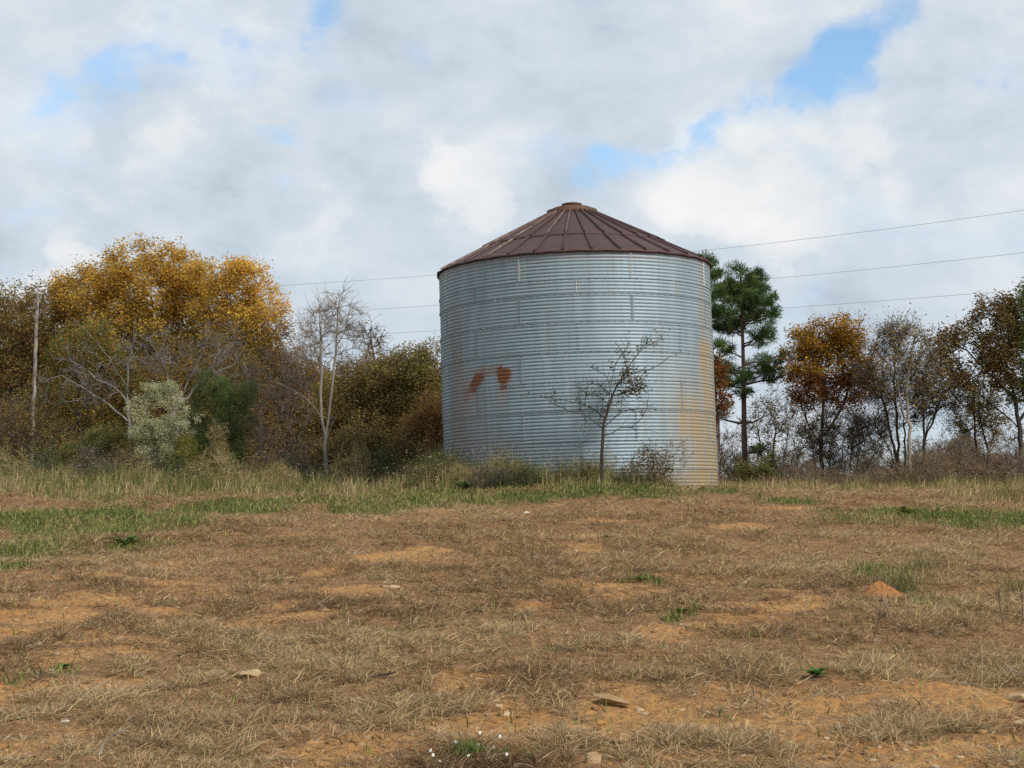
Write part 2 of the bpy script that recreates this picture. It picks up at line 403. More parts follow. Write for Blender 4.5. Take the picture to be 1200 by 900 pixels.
# ================================================================== GROUND
def spot(px, py, rx, ry, amp):                         # a patch of ground seen at a photo pixel
    a = at(px, py); b = at(px, py - ry); c = at(px, py + ry)
    return (a[0], a[1], rx / F * a[1], min(max(.12, abs(b[1] - c[1]) / 2), 2.2), amp)
BARE = [spot(*s) for s in [(30, 720, 60, 10, .5), (120, 700, 60, 8, .4), (215, 712, 40, 6, .5), (20, 805, 50, 14, .5), (60, 860, 60, 16, .5), (10, 870, 40, 20, .35), (110, 820, 30, 8, .3),
        (380, 690, 50, 8, .45), (330, 708, 40, 5, .35), (445, 655, 30, 5, .55), (500, 645, 20, 4, .3), (360, 720, 60, 5, .25), (695, 628, 40, 4, .5), (700, 645, 16, 4, .45), (640, 640, 22, 4, .4), (720, 612, 30, 3, .45), (790, 600, 50, 3, .4), (870, 618, 30, 4, .45), (930, 596, 40, 2, .55), (825, 602, 20, 3, .3),
        (560, 800, 26, 16, .6), (545, 820, 22, 12, .4), (600, 850, 45, 20, .6), (640, 880, 50, 18, .45), (385, 880, 30, 9, .5), (690, 830, 40, 16, .6), (740, 850, 36, 22, .6), (700, 800, 40, 12, .4), (780, 740, 30, 10, .5), (620, 705, 35, 6, .4), (880, 810, 50, 9, .35), (950, 860, 40, 14, .4), (1000, 893, 90, 9, .7), (850, 895, 80, 7, .55), (1180, 815, 30, 8, .6), (1185, 850, 30, 8, .4), (1080, 893, 70, 8, .6), (915, 815, 30, 12, .35), (790, 765, 24, 5, .3), (180, 770, 60, 8, .25), (250, 660, 60, 5, .2), (80, 770, 60, 10, .25)]]
GREEN = [spot(*s) for s in [(540, 585, 90, 8, 1.), (600, 585, 70, 8, .9), (430, 598, 50, 5, .9), (330, 590, 60, 6, .8), (700, 578, 100, 6, .8), (720, 574, 60, 3, .7), (390, 575, 60, 8, .5),
        (70, 606, 60, 7, 1.), (180, 612, 60, 6, .8), (300, 600, 60, 6, .7), (480, 590, 60, 6, .8), (640, 580, 60, 6, .9), (70, 606, 50, 5, .9), (120, 622, 70, 7, .9), (60, 640, 60, 8, .6), (160, 640, 40, 6, .6), (20, 665, 30, 6, .5), (250, 596, 40, 5, .5), (780, 575, 70, 3, .5), (850, 576, 40, 2, .4), (1060, 606, 40, 5, .9), (1120, 606, 90, 6, .9), (1180, 612, 60, 8, .9), (1000, 612, 50, 5, .5), (920, 588, 40, 4, .45), (975, 598, 30, 4, .35), (750, 678, 18, 4, .8), (817, 713, 10, 3, .8), (795, 718, 14, 4, .6), (545, 893, 40, 8, .9), (590, 890, 20, 6, .7), (90, 784, 22, 4, .6), (30, 844, 10, 4, .6), (1090, 650, 60, 8, .3), (1030, 668, 30, 10, .5), (1110, 712, 40, 8, .4), (705, 755, 8, 4, .3)]]
def spots(S, x, y, warp=.35):
    wx = x + warp * (fbm(x * 1.3, y * 1.3, 21, 3) - .5) * 2; wy = y + warp * 1.8 * (fbm(x * 1.3, y * 1.3, 27, 3) - .5) * 2
    v = np.zeros(np.shape(x))
    for (a, b, rx, ry, am) in S:
        q = ((wx - a) / rx) ** 2 + ((wy - b) / ry) ** 2
        v = np.maximum(v, am * np.exp(-q * .7))
    return v
def bare_at(x, y):
    n = fbm(x * .9, y * .55, 41, 4)
    v = spots(BARE, x, y) * 1.25 + (n - .52) * 1.5 + .8 * (fbm(x * .5 + y * .25, y * 2.2 - x * .6, 47, 3) - .52) * sstep(26, 16, y) + .13 * sstep(16, 11, y) - sstep(36, 39, y) * .6 - sstep(2.5, 6, x) * .22 * sstep(11, 15, y)
    v = v - .6 * (spots(GREEN, x, y) > .4)
    return sstep(-.16, .78, v + .5 * (fbm(x * 5, y * 5, 44, 4) - .5))
def green_at(x, y):
    v = spots(GREEN, x, y, .5) + .75 * (fbm(x * .8, y * .5, 61, 3) - .5) * sstep(20, 32, y) * sstep(3, -2, x) + .3 * (fbm(x * .8, y * .5, 61, 3) - .5)
    v = v + .07 * sstep(26, 33, y) * sstep(1, -5, x)
    return sstep(.18, .6, v)

ang_in = np.linspace(radians(-23), radians(23), 430)
ang_out = np.linspace(radians(23), radians(337), 90)[1:-1]
th = np.concatenate([ang_in, ang_out]); nth = len(th)
rr = np.concatenate([[.6, 2, 4, 6], np.geomspace(7.5, 62, 420), np.geomspace(64, 3500, 60)]); nr = len(rr)
TH, RR = np.meshgrid(th, rr)
gx = RR * np.sin(TH); gy = RR * np.cos(TH); gz = terrain(gx, gy)
b_ = bare_at(gx, gy) * (RR < 70); g_ = green_at(gx, gy) * (RR < 70)
rg_ = np.abs(fbm(gx * 7, gy * 7, 72, 4) - .5)
gz = gz + (RR < 40) * (b_ * (.05 * (rg_ - .1) + .035 * (fbm(gx * 18, gy * 14, 73, 3) - .5)) + .012 * (fbm(gx * 16, gy * 12, 74, 2) - .5))
V = np.stack([gx, gy, gz], -1).reshape(-1, 3)
V = np.concatenate([V, [[0, 0, float(terrain(0, 0))]]])
i = np.arange(nr - 1)[:, None] * nth; j = np.arange(nth)[None]; j2 = (j + 1) % nth
Q = np.stack([i + j, i + j2, i + nth + j2, i + nth + j], -1).reshape(-1, 4)[:, ::-1]
T = np.stack([np.arange(nth), np.full(nth, len(V) - 1), (np.arange(nth) + 1) % nth], 1)[:, ::-1]
m, nt, out = newmat('ground_soil_and_thatch'); L = nt.links
p = nd(nt, 'ShaderNodeBsdfPrincipled'); p.inputs['Roughness'].default_value = .95; p.inputs['Specular IOR Level'].default_value = .1
cd = pos(nt)
soil = mixc(nt, ramp(nt, noise(nt, 1.3, 6, .65, cd), [(.3, 0.), (.7, 1.)]), (.46, .22, .068), (.6, .335, .128))
soil = mixc(nt, ramp(nt, noise(nt, 14, 5, .7, cd), [(.42, 0.), (.62, 1.)]), soil, (.3, .175, .085))
that = mixc(nt, ramp(nt, noise(nt, 9, 6, .7, cd), [(.35, 0.), (.65, 1.)]), (.17, .095, .046), (.37, .215, .10))
grn = mixc(nt, ramp(nt, noise(nt, 6, 5, .7, cd), [(.35, 0.), (.65, 1.)]), (.08, .085, .03), (.15, .14, .055))
bm = ramp(nt, mth(nt, 'ADD', attr(nt, 'bare').outputs['Fac'], mth(nt, 'MULTIPLY', mth(nt, 'SUBTRACT', noise(nt, 22, 5, .7, cd), .5), .7)), [(.3, 0.), (.6, 1.)])
c = mixc(nt, bm, that, soil); c = mixc(nt, attr(nt, 'green').outputs['Fac'], c, grn)
L.new(c, p.inputs['Base Color'])
hh = mth(nt, 'ADD', noise(nt, 25, 6, .7, cd), mth(nt, 'MULTIPLY', noise(nt, 5, 4, .6, cd), 2.))
L.new(bump(nt, hh, .9, .05), p.inputs['Normal']); L.new(p.outputs[0], out.inputs['Surface'])
go = obj('ground', mesh('ground', V, [Q, T], m, smooth=True, attrs={'bare': np.append(b_.ravel(), 0), 'green': np.append(g_.ravel(), 0)}))
tag(go, 'rising field of orange soil under trodden dry grass', 'ground', kind='structure')

# ================================================================== GRASS
def blades(rng, x, y, z, Lg, wd, l1, l2, az, col):
    n = len(x); h = np.stack([np.cos(az), np.sin(az), np.zeros(n)], 1); s = np.stack([-np.sin(az + .5), np.cos(az + .5), rng.normal(size=n) * .4], 1)
    up = np.array([0, 0, 1.]); b = np.stack([x, y, z], 1)
    mid = b + (Lg * .5)[:, None] * (np.sin(l1)[:, None] * h + np.cos(l1)[:, None] * up)
    tip = mid + (Lg * .5)[:, None] * (np.sin(l2)[:, None] * h + np.cos(l2)[:, None] * up)
    ww = (wd * .5)[:, None] * s
    V = np.stack([b - ww, b + ww, mid + ww * .85, mid - ww * .85, tip], 1).reshape(-1, 3)
    o = np.arange(n)[:, None] * 5
    return V, [o + np.array([[0, 1, 2, 3]]), o + np.array([[3, 2, 4]])], np.repeat(col, 5, axis=0)
def scatter(rng, n, d0, d1, spread=.40, p=1.):
    u = rng.random(n)
    d = d0 * (d1 / d0) ** u if p == 1 else (d0 ** (1 - p) + u * (d1 ** (1 - p) - d0 ** (1 - p))) ** (1 / (1 - p))
    a = rng.uniform(-spread, spread, n)
    return d * np.sin(a), d * np.cos(a)
def lerp3(t, cols):
    cols = np.array(cols); t = np.clip(t, 0, .9999) * (len(cols) - 1); k = t.astype(int); f = (t - k)[:, None]
    return cols[k] * (1 - f) + cols[k + 1] * f

rng = np.random.default_rng(11)
# clumps of matted dead grass
N = 950000
x, y = scatter(rng, N, 7.5, 50, .40, 1.4)
clx = np.round(x / .16) * .16; cly = np.round(y / .16) * .16
jx = clx + .16 * (vnoise(clx * 31, cly * 17, 1) - .5); jy = cly + .16 * (vnoise(clx * 13, cly * 37, 2) - .5)
pull = rng.random(N) ** .5 * .6
x = x * (1 - pull) + jx * pull; y = y * (1 - pull) + jy * pull
dn = fbm(x * 2.2, y * 1.6, 91, 3)
keep = rng.random(N) > np.clip(bare_at(x, y) * 1.0, 0, .93)
keep &= rng.random(N) < .7 + .5 * sstep(.38, .62, dn)
keep &= np.hypot(x - BX, y - BY) > BR + .1
keep &= rng.random(N) > green_at(x, y) * .6
for (px_, py_, r_) in [(693, 890, .13), (693, 897, .1), (585, 833, .09), (297, 793, .09), (1188, 818, .1), (1188, 852, .1), (1030, 694, .3), (1030, 700, .25), (718, 828, .17), (730, 838, .15), (950, 792, .24), (950, 800, .2), (380, 748, .1), (344, 750, .06), (458, 688, .12), (748, 834, .06)]:
    a_ = at(px_, py_); keep &= np.hypot(x - a_[0], (y - a_[1]) * .7) > r_ * rng.uniform(.7, 1.1, N)
x, y, dn = x[keep], y[keep], dn[keep]; n = len(x); d = np.hypot(x, y)
z = terrain(x, y) - .012 + .05 * sstep(.4, .7, dn) * rng.random(n)
hum = .62 + .6 * sstep(.4, .68, dn)
flat = rng.random(n) < .95 - .18 * sstep(.5, .7, dn)
Lg = rng.uniform(.05, .17, n) * np.where(flat, 1.15, .75) * hum * (1 + .008 * d); wdt = rng.uniform(.0019, .0042, n) + .00018 * d
l1 = radians(1) * np.where(flat, rng.uniform(58, 89, n), rng.uniform(15, 65, n)); l2 = l1 + radians(1) * np.where(flat, rng.uniform(-14, 22, n), rng.uniform(10, 70, n))
az = rng.uniform(0, 2 * pi, n)
tone = fbm(x * .7, y * .5, 95, 3); t = np.clip((tone - .5) * 1.5 + .5 + rng.normal(size=n) * .22, 0, 1)
col = lerp3(t, [(.18, .105, .056), (.31, .20, .105), (.395, .268, .14), (.46, .34, .185)]) * rng.uniform(.55, 1.4, n)[:, None]
gr = rng.random(n) < .12; col[gr] = np.array([.33, .27, .2]) * rng.uniform(.6, 1.4, gr.sum())[:, None]
st = rng.random(n) < .08; col[st] = np.array([.54, .41, .235]) * rng.uniform(.75, 1.25, st.sum())[:, None]
V, fl, c = blades(rng, x, y, z, Lg, wdt, l1, l2, az, col)
tag(obj('dry_grass', mesh('dry_grass', V, fl, M['blade'], c)), 'matted dead brown grass covering most of the field', 'grass', kind='stuff')

# short green grass
N = 330000
x, y = scatter(rng, N, 8, 50, .40, .6)
keep = (rng.random(N) < green_at(x, y) * 1.0 + .012) & (np.hypot(x - BX, y - BY) > BR + .1)
x, y = x[keep], y[keep]; n = len(x); d = np.hypot(x, y); z = terrain(x, y) - .01
Lg = rng.uniform(.06, .2, n) * (.6 + .9 * fbm(x * 1.2, y * 1.2, 71, 2)) * (.6 + .014 * d); wdt = rng.uniform(.004, .008, n) + .0003 * d
t = np.clip(.1 + fbm(x * .9, y * .7, 75, 3) + rng.normal(size=n) * .28, 0, 1)
col = lerp3(t, [(.07, .115, .025), (.115, .165, .04), (.2, .215, .065), (.34, .28, .12)]) * rng.uniform(.7, 1.3, n)[:, None]
V, fl, c = blades(rng, x, y, z, Lg, wdt, radians(1) * rng.uniform(5, 50, n), radians(1) * rng.uniform(30, 90, n), rng.uniform(0, 2 * pi, n), col)
tag(obj('green_grass', mesh('green_grass', V, fl, M['blade'], c)), 'short green grass in patches along the edge of the field', 'grass', kind='stuff')

# tall dry and weedy grass by the trees, round the bin and at the far right
def tall_at(x, y):
    px = 600 + x / y * F
    edge = np.interp(px, [-200, 0, 150, 300, 420, 520], [35, 35.5, 36.5, 38, 39.5, 41])
    left = sstep(-3, 5.0, y - edge - 7 * (fbm(x * .5, y * .35, 101, 3) - .5)) * (px < 530)
    db = np.hypot(x - BX, y - BY)
    binr = sstep(2.4, .5, db - BR - 1.3 * (fbm(x * .6, y * .6, 105, 2) - .5)) * sstep(815, 770, px) * (px > 490)
    binr = np.maximum(binr, .35 * sstep(1.2, .3, db - BR))
    right = sstep(41.5, 44, y) * (px > 835) * .8 + .5 * sstep(34, 38, y) * sstep(1080, 1130, px)
    return np.clip(np.maximum(np.maximum(left, binr), right), 0, 1)
N = 330000
x, y = scatter(rng, N, 33, 62, .40, -.2)
keep = (rng.random(N) < tall_at(x, y)) & (np.hypot(x - BX, y - BY) > BR + .08) & (rng.random(N) < np.where(y > 50, .4, .85))
x, y = x[keep], y[keep]
na = 15000; pa_ = rng.uniform(-1.9, .62, na); ra_ = BR + .1 + np.minimum(rng.exponential(.5, na), 2.)    # uncut grass against the bin wall
x = np.concatenate([x, BX + ra_ * np.sin(pa_)]); y = np.concatenate([y, BY - ra_ * np.cos(pa_)])
n = len(x); z = terrain(x, y) - .02
cl = fbm(x * 1.4, y * 1.4, 111, 3)
cl = np.where(np.hypot(x - BX, y - BY) < BR + 1.2, np.clip(cl + .12, .38, 1), cl)
px = 600 + x / y * F
hmul = np.where(px > 835, .55, .7) * np.interp(px, [480, 505, 560, 620, 680, 760, 790, 820, 840], [1, 1.75, 1.8, 1.4, 1.4, 1.3, .8, .5, 1])
hmul = hmul * (.25 + .75 * tall_at(x, y))
Lg = rng.uniform(.18, .85, n) * (.3 + 1.2 * sstep(.3, .7, cl)) * hmul; wdt = rng.uniform(.006, .015, n)
t = np.clip((fbm(x * .8, y * .8, 115, 3) - .5) * 2 + .5 + rng.normal(size=n) * .28, 0, 1)
col = lerp3(t, [(.15, .155, .05), (.27, .235, .09), (.42, .33, .16), (.55, .44, .24), (.48, .34, .2)]) * rng.uniform(.65, 1.3, n)[:, None]
t2 = (px > 560) & (px < 800) & (rng.random(n) < .6); col[t2] = np.array([.47, .38, .2]) * rng.uniform(.7, 1.25, t2.sum())[:, None]
lowg = rng.random(n) < .34 * (1 - .6 * (px > 835)); col[lowg] = np.array([.1, .145, .042]) * rng.uniform(.7, 1.4, lowg.sum())[:, None]
V, fl, c = blades(rng, x, y, z, Lg, wdt, radians(1) * np.abs(rng.normal(size=n)) * 22, radians(1) * rng.uniform(8, 95, n), rng.uniform(0, 2 * pi, n), col)
# seed heads and weed leaves among the tall stems
ns = 16000
k = rng.choice(np.where(Lg > .45)[0], ns); tipz = V.reshape(-1, 5, 3)[k, 4] + rng.normal(size=(ns, 3)) * .05
V2, f2, c2 = leaves(rng, tipz, .05, [(.3, .24, .15), (.4, .34, .23), (.16, .12, .08), (.1, .12, .04), (.22, .15, .1)], .5)
V, fl = join([(V, fl), (V2, f2)])
tag(obj('tall_grass', mesh('tall_grass', V, fl, M['blade'], np.concatenate([c, c2]))), 'tall weedy straw and green grass along the trees and the bin', 'grass', kind='stuff')

# (grass is kept off stones and mounds)
from itertools import product
def rock_shape(rng, sub=2, ang=.5):
    import bmesh
    bm = bmesh.new(); bmesh.ops.create_icosphere(bm, subdivisions=sub, radius=1)
    v = np.array([q.co[:] for q in bm.verts]); f = np.array([[q.index for q in p.verts] for p in bm.faces]); bm.free()
    for k in range(15):                                 # chip flat facets off the lump
        nn = rng.normal(size=3); nn /= np.linalg.norm(nn); h = rng.uniform(.5, .74)
        dd = v @ nn; v = v - np.maximum(dd - h, 0)[:, None] * nn
    v = v * (1.35 + .02 * rng.normal(size=(len(v), 1)))
    return v, f
protos = [rock_shape(np.random.default_rng(s), 1) for s in range(6)]
N = 15000
x, y = scatter(rng, N, 8.5, 34, .38, 1.2); ba = bare_at(x, y); keep = rng.random(N) < ba * .9 + .05; x, y = x[keep], y[keep]
Vs, Fs, cs, o = [], [], [], 0
zz = terrain(x, y)
for k in range(len(x)):
    v, f = protos[k % 6]; s = .006 + .034 * rng.random() ** 4; a = rng.uniform(0, 6.3); ca, sa = cos(a), sin(a)
    v = v * [s * rng.uniform(.8, 1.6), s, s * .6]; v = np.stack([v[:, 0] * ca - v[:, 1] * sa, v[:, 0] * sa + v[:, 1] * ca, v[:, 2]], 1)
    Vs.append(v + [x[k], y[k], zz[k]]); Fs.append(f + o); o += len(v)
    cs.append(np.tile(np.array([(.44, .26, .12), (.4, .22, .09), (.46, .31, .17), (.34, .19, .08), (.5, .38, .24)][rng.integers(5)]) * rng.uniform(.7, 1.2), (len(v), 1)))
tag(obj('gravel', mesh('gravel', np.concatenate(Vs), [np.concatenate(Fs)], M['blade'], np.concatenate(cs))), 'small tan pebbles scattered on the bare orange soil', 'gravel', kind='stuff')

# ================================================================== GRAIN BIN
LEAN = -0.030                                           # it leans a little to the left
bin_ = thing('grain_bin', 'round corrugated steel grain bin with rusty conical roof, leaning slightly left', 'grain bin', (BX, BY, BZ), rot=(0, LEAN, 0))
HE, RE = 5.85, 3.714
PITCHC = .0885
def cyl(phi, r, z): return np.stack([r * np.sin(phi), -r * np.cos(phi), z * np.ones_like(phi)], -1)
SEAMS = [.36, 1.10, 1.845, 2.585, 3.325, 4.066, 4.77, 5.153]
BOUND = [-.35] + SEAMS + [HE]
# wall: rows follow the corrugation
nph = 540; ph = np.linspace(-pi, pi, nph, endpoint=False)
zr = np.arange(-.32, HE - .005, PITCHC / 8); nz = len(zr)
ringid = np.searchsorted(SEAMS, zr)
CORR = lambda z: .0105 * (2 * np.abs(np.sin(pi * z / PITCHC)) ** .75 - 1)   # rounded ridges, narrow valleys
rad = BR + CORR(zr)
PH, ZR = np.meshgrid(ph, zr)
dent = .02 * (fbm(PH * 3.0, ZR * .9, 131, 3) - .5)
half = 2 * pi / 16
shoff = np.where((ringid % 2)[:, None] == 0, .02, 0)
Rm = rad[:, None] + dent + .004 * (ringid % 2)[:, None]
Vw = np.stack([Rm * np.sin(PH), -Rm * np.cos(PH), ZR], -1).reshape(-1, 3)
i = np.arange(nz - 1)[:, None] * nph; j = np.arange(nph)[None]; j2 = (j + 1) % nph
Qw = np.stack([i + j, i + j2, i + nph + j2, i + nph + j], -1).reshape(-1, 4)
# rust and streaks with shapes of their own, on the sheet metal
def wall_phi(px): return math.asin(max(-1, min(1, (px - 677.5) / 161.5)))
def wall_h(py): return 5.153 - (py - 325) * (4.779 / 224.5)
def sp(px, py, rx, ry, tilt=0.):
    a = wall_phi(px); h = wall_h(py); wr = rx * .0223 / BR / max(cos(a), .2); hr = ry * .0213
    dx = (PH - a) + tilt * (ZR - h) + .02 * (fbm(PH * 30, ZR * 7, 141, 3) - .5) * 2; dz = (ZR - h) + .12 * (fbm(PH * 25, ZR * 5, 143, 3) - .5) * 2
    return np.exp(-((dx / wr) ** 2 + (dz / hr) ** 2))
rust = np.clip(1.7 * sp(560, 437, 8, 8, -.2) + 1.1 * sp(556, 445, 5, 8, -.2) + 1.8 * sp(590, 431, 10, 6) + 1.6 * sp(589, 440, 6, 9) - .3, 0, 1) \
    + .45 * np.clip(1.2 * sp(574, 425, 26, 5) + sp(566, 430, 12, 6) - .2, 0, 1) + .5 * sp(547, 452, 3.5, 15) + .3 * sp(553, 447, 10, 22) + .3 * sp(590, 452, 7, 18) + .1 * sp(557, 475, 6, 30) + .1 * sp(589, 470, 6, 28)
streakn = fbm(PH * 60, ZR * .5, 151, 3); streakm = fbm(PH * 16, ZR * .25, 155, 3)
tan_ = .95 * sp(822, 410, 8, 60) * sstep(4.0, 3.4, ZR) + .55 * sp(819, 360, 3, 55) + .6 * sp(802, 495, 16, 34, .05) + .65 * sp(827, 520, 22, 60) + .6 * sp(812, 562, 36, 26) + .35 * sp(790, 480, 16, 60) + .5 * sp(836, 450, 8, 120)
tan_ = np.clip(tan_ * (.15 + 1.5 * streakn), 0, 1) + .5 * np.clip(streakn - .62, 0, 1) * sstep(.4, .7, streakm)
dirt_and_dark = .8 * sp(536, 420, 10, 90) * (.4 + streakn) + .5 * sp(540, 500, 30, 40) + .4 * sp(600, 520, 60, 18) + .35 * sstep(.55, .8, streakn) * sstep(.45, .7, streakm) + .7 * sstep(.5, .0, ZR) * (PH > .3)
top = sstep(5.5, 5.75, ZR) * .3  # wall tone a little darker towards the eave
m, nt, out = newmat('galvanised_corrugated_steel'); L = nt.links
p = nd(nt, 'ShaderNodeBsdfPrincipled'); cd = pos(nt)
mp = nd(nt, 'ShaderNodeMapping'); mp.inputs['Scale'].default_value = (1, 1, .15); L.new(cd, mp.inputs['Vector'])
zn = mixc(nt, ramp(nt, noise(nt, 3, 6, .65, mp.outputs[0]), [(.3, 0.), (.7, 1.)]), (.205, .28, .33), (.305, .38, .43))
zn = mixc(nt, ramp(nt, noise(nt, 7, 4, .6, mp.outputs[0]), [(.4, 0.), (.75, .5)]), zn, (.24, .3, .34))
zn = mixc(nt, mth(nt, 'MINIMUM', attr(nt, 'dirt_and_dark').outputs['Fac'], .8), zn, (.2, .17, .15))
zn = mixc(nt, mth(nt, 'MINIMUM', attr(nt, 'tan').outputs['Fac'], .85), zn, (.31, .225, .105))
rc = mixc(nt, noise(nt, 9, 5, .7, cd), (.10, .028, .012), (.23, .085, .025))
rc = mixc(nt, ramp(nt, attr(nt, 'rust').outputs['Fac'], [(.25, 0.), (.8, 1.)]), (.27, .14, .05), rc)
zn = mixc(nt, mth(nt, 'MINIMUM', attr(nt, 'rust').outputs['Fac'], 1.), zn, rc)
ox = mth(nt, 'MAXIMUM', attr(nt, 'rust').outputs['Fac'], mth(nt, 'MULTIPLY', attr(nt, 'tan').outputs['Fac'], .8))
L.new(zn, p.inputs['Base Color'])
L.new(mth(nt, 'SUBTRACT', .3, mth(nt, 'MINIMUM', mth(nt, 'MULTIPLY', ox, .3), .3)), p.inputs['Metallic'])
L.new(mth(nt, 'ADD', .5, mth(nt, 'MULTIPLY', noise(nt, 5, 4, .6, mp.outputs[0]), .16)), p.inputs['Roughness'])
L.new(p.outputs[0], out.inputs['Surface']); M['steel'] = m
wall = obj('wall', mesh('wall', Vw, [Qw], m, smooth=True, attrs={'rust': rust.ravel(), 'tan': tan_.ravel(), 'dirt_and_dark': (dirt_and_dark + top).ravel()}), bin_)
m, nt, out = newmat('dark_seam_steel'); L = nt.links
p = nd(nt, 'ShaderNodeBsdfPrincipled'); p.inputs['Metallic'].default_value = .6; p.inputs['Roughness'].default_value = .55
L.new(mixc(nt, noise(nt, 12, 5, .7, pos(nt)), (.19, .225, .25), (.32, .37, .40)), p.inputs['Base Color']); L.new(p.outputs[0], out.inputs['Surface']); M['seam'] = m
m, nt, out = newmat('light_seam_steel'); L = nt.links
p = nd(nt, 'ShaderNodeBsdfPrincipled'); p.inputs['Metallic'].default_value = .4; p.inputs['Roughness'].default_value = .5
L.new(mixc(nt, noise(nt, 20, 4, .7, pos(nt)), (.3, .3, .28), (.7, .68, .6)), p.inputs['Base Color']); L.new(p.outputs[0], out.inputs['Surface']); M['seam_light'] = m
def bolt_parts(P, Nn, r=.011, h=.012):
    """hexagonal bolt heads at points P with outward normals Nn"""
    D, U, W = frame(Nn); t = np.arange(6) * pi / 3
    o_ = U[:, None] * np.cos(t)[None, :, None] * r + W[:, None] * np.sin(t)[None, :, None] * r
    V = np.concatenate([P[:, None] + o_, P[:, None] + o_ * .9 + D[:, None] * h], 1).reshape(-1, 3)
    b0 = np.arange(len(P))[:, None, None] * 12; i = np.arange(6); q = np.stack([i, (i + 1) % 6, 6 + (i + 1) % 6, 6 + i], 1)
    return [(V, [(b0 + q[None]).reshape(-1, 4), (np.arange(len(P))[:, None] * 12 + 6 + np.arange(6)[None])])]
rb = np.random.default_rng(77)
phs = np.linspace(-pi, pi, 241)
for si, h in enumerate(SEAMS):                          # lapped ring joints: a proud lower edge with a row of bolts
    a, b = phs[:-1], phs[1:]
    hh = h + .0 * phs
    prof = [(BR + .006, h + .014), (BR + .0165, h + .010), (BR + .0165, h - .002), (BR + .004, h - .004)]
    Vs = np.concatenate([cyl(phs[:-1], r + .007 * (fbm(phs[:-1] * 5, phs[:-1] * 0 + si, 7, 2) - .5), z) for r, z in prof])
    nn = 240; ii = np.arange(nn); i2 = (ii + 1) % nn
    Qs = np.concatenate([np.stack([k * nn + ii, k * nn + i2, (k + 1) * nn + i2, (k + 1) * nn + ii], 1) for k in range(3)])
    pb = np.linspace(-pi, pi, 110, endpoint=False) + rb.normal(size=110) * .004
    parts = [(Vs, Qs)] + bolt_parts(cyl(pb, BR + .016, h + .004), cyl(pb, 1., 0.), .015, .014)
    Vj, fj = join(parts)
    obj('ring_seam', mesh('ring_seam', Vj, fj, M['seam']), bin_)
for k in range(9):                                      # upright laps between sheets, staggered from ring to ring
    z0, z1 = BOUND[k] + .03, BOUND[k + 1] - .03
    ph0 = -.43 if k % 2 == 0 else -.03
    for q in range(8):
        f_ = ph0 + q * 2 * pi / 8
        zz_ = np.arange(z0, z1, PITCHC / 6); rz = BR + CORR(zz_) + .012
        wv = .011
        Va = np.concatenate([cyl(np.full(len(zz_), f_ - wv / BR), rz - .012, zz_), cyl(np.full(len(zz_), f_ - wv * .6 / BR), rz, zz_), cyl(np.full(len(zz_), f_ + wv * .6 / BR), rz, zz_), cyl(np.full(len(zz_), f_ + wv / BR), rz - .012, zz_)])
        nn = len(zz_); ii = np.arange(nn - 1)
        Qs = np.concatenate([np.stack([c * nn + ii, (c + 1) * nn + ii, (c + 1) * nn + ii + 1, c * nn + ii + 1], 1) for c in range(3)])
        zb = np.arange(z0 + .05, z1, PITCHC); parts = [(Va, Qs)]
        for s_ in (-1, 1):
            fb = np.full(len(zb), f_ + s_ * .03 / BR); parts += bolt_parts(cyl(fb, BR + .012, zb), cyl(fb, 1., 0.), .012, .016)
        Vj, fj = join(parts)
        light = (k in (7, 8)) and rb.random() < .75
        obj('sheet_seam', mesh('sheet_seam', Vj, fj, M['seam_light'] if light else M['seam']), bin_)
# roof
m, nt, out = newmat('rusty_roof_sheet'); L = nt.links
p = nd(nt, 'ShaderNodeBsdfPrincipled'); p.inputs['Roughness'].default_value = .62; p.inputs['Metallic'].default_value = .0; p.inputs['Specular IOR Level'].default_value = .45; cd = pos(nt)
rc = mixc(nt, ramp(nt, noise(nt, 2.2, 6, .65, cd), [(.3, 0.), (.7, 1.)]), (.036, .015, .015), (.07, .029, .028))
rc = mixc(nt, ramp(nt, noise(nt, 11, 5, .7, cd), [(.5, 0.), (.72, .7)]), rc, (.11, .048, .028))
rc = mixc(nt, ramp(nt, noise(nt, 30, 3, .7, cd), [(.55, 0.), (.75, .5)]), rc, (.05, .03, .03))
L.new(rc, p.inputs['Base Color']); L.new(bump(nt, noise(nt, 20, 4, .6, cd), .2, .01), p.inputs['Normal']); L.new(p.outputs[0], out.inputs['Surface']); M['roof'] = m
m, nt, out = newmat('rusty_cap'); L = nt.links
p = nd(nt, 'ShaderNodeBsdfPrincipled'); p.inputs['Roughness'].default_value = .75; cd = pos(nt)
L.new(mixc(nt, ramp(nt, noise(nt, 8, 6, .7, cd), [(.35, 0.), (.65, 1.)]), (.045, .026, .022), (.15, .065, .03)), p.inputs['Base Color']); L.new(p.outputs[0], out.inputs['Surface']); M['cap'] = m
m, nt, out = newmat('sunlit_roof_rib'); L = nt.links  # lighter rib colour, standing in for sun on the rib flanks
p = nd(nt, 'ShaderNodeBsdfPrincipled'); p.inputs['Roughness'].default_value = .6; p.inputs['Metallic'].default_value = .15; cd = pos(nt)
L.new(mixc(nt, ramp(nt, noise(nt, 6, 5, .7, cd), [(.4, 0.), (.66, 1.)]), (.08, .04, .032), (.2, .15, .125)), p.inputs['Base Color']); L.new(p.outputs[0], out.inputs['Surface']); M['rib'] = m
NR = 32; SL = .505
def roof_z(r): return HE + .03 + (RE - r) * SL
RM = 2.52; RT = .62
nf = NR * 12; fa = np.linspace(-pi, pi, nf, endpoint=False)
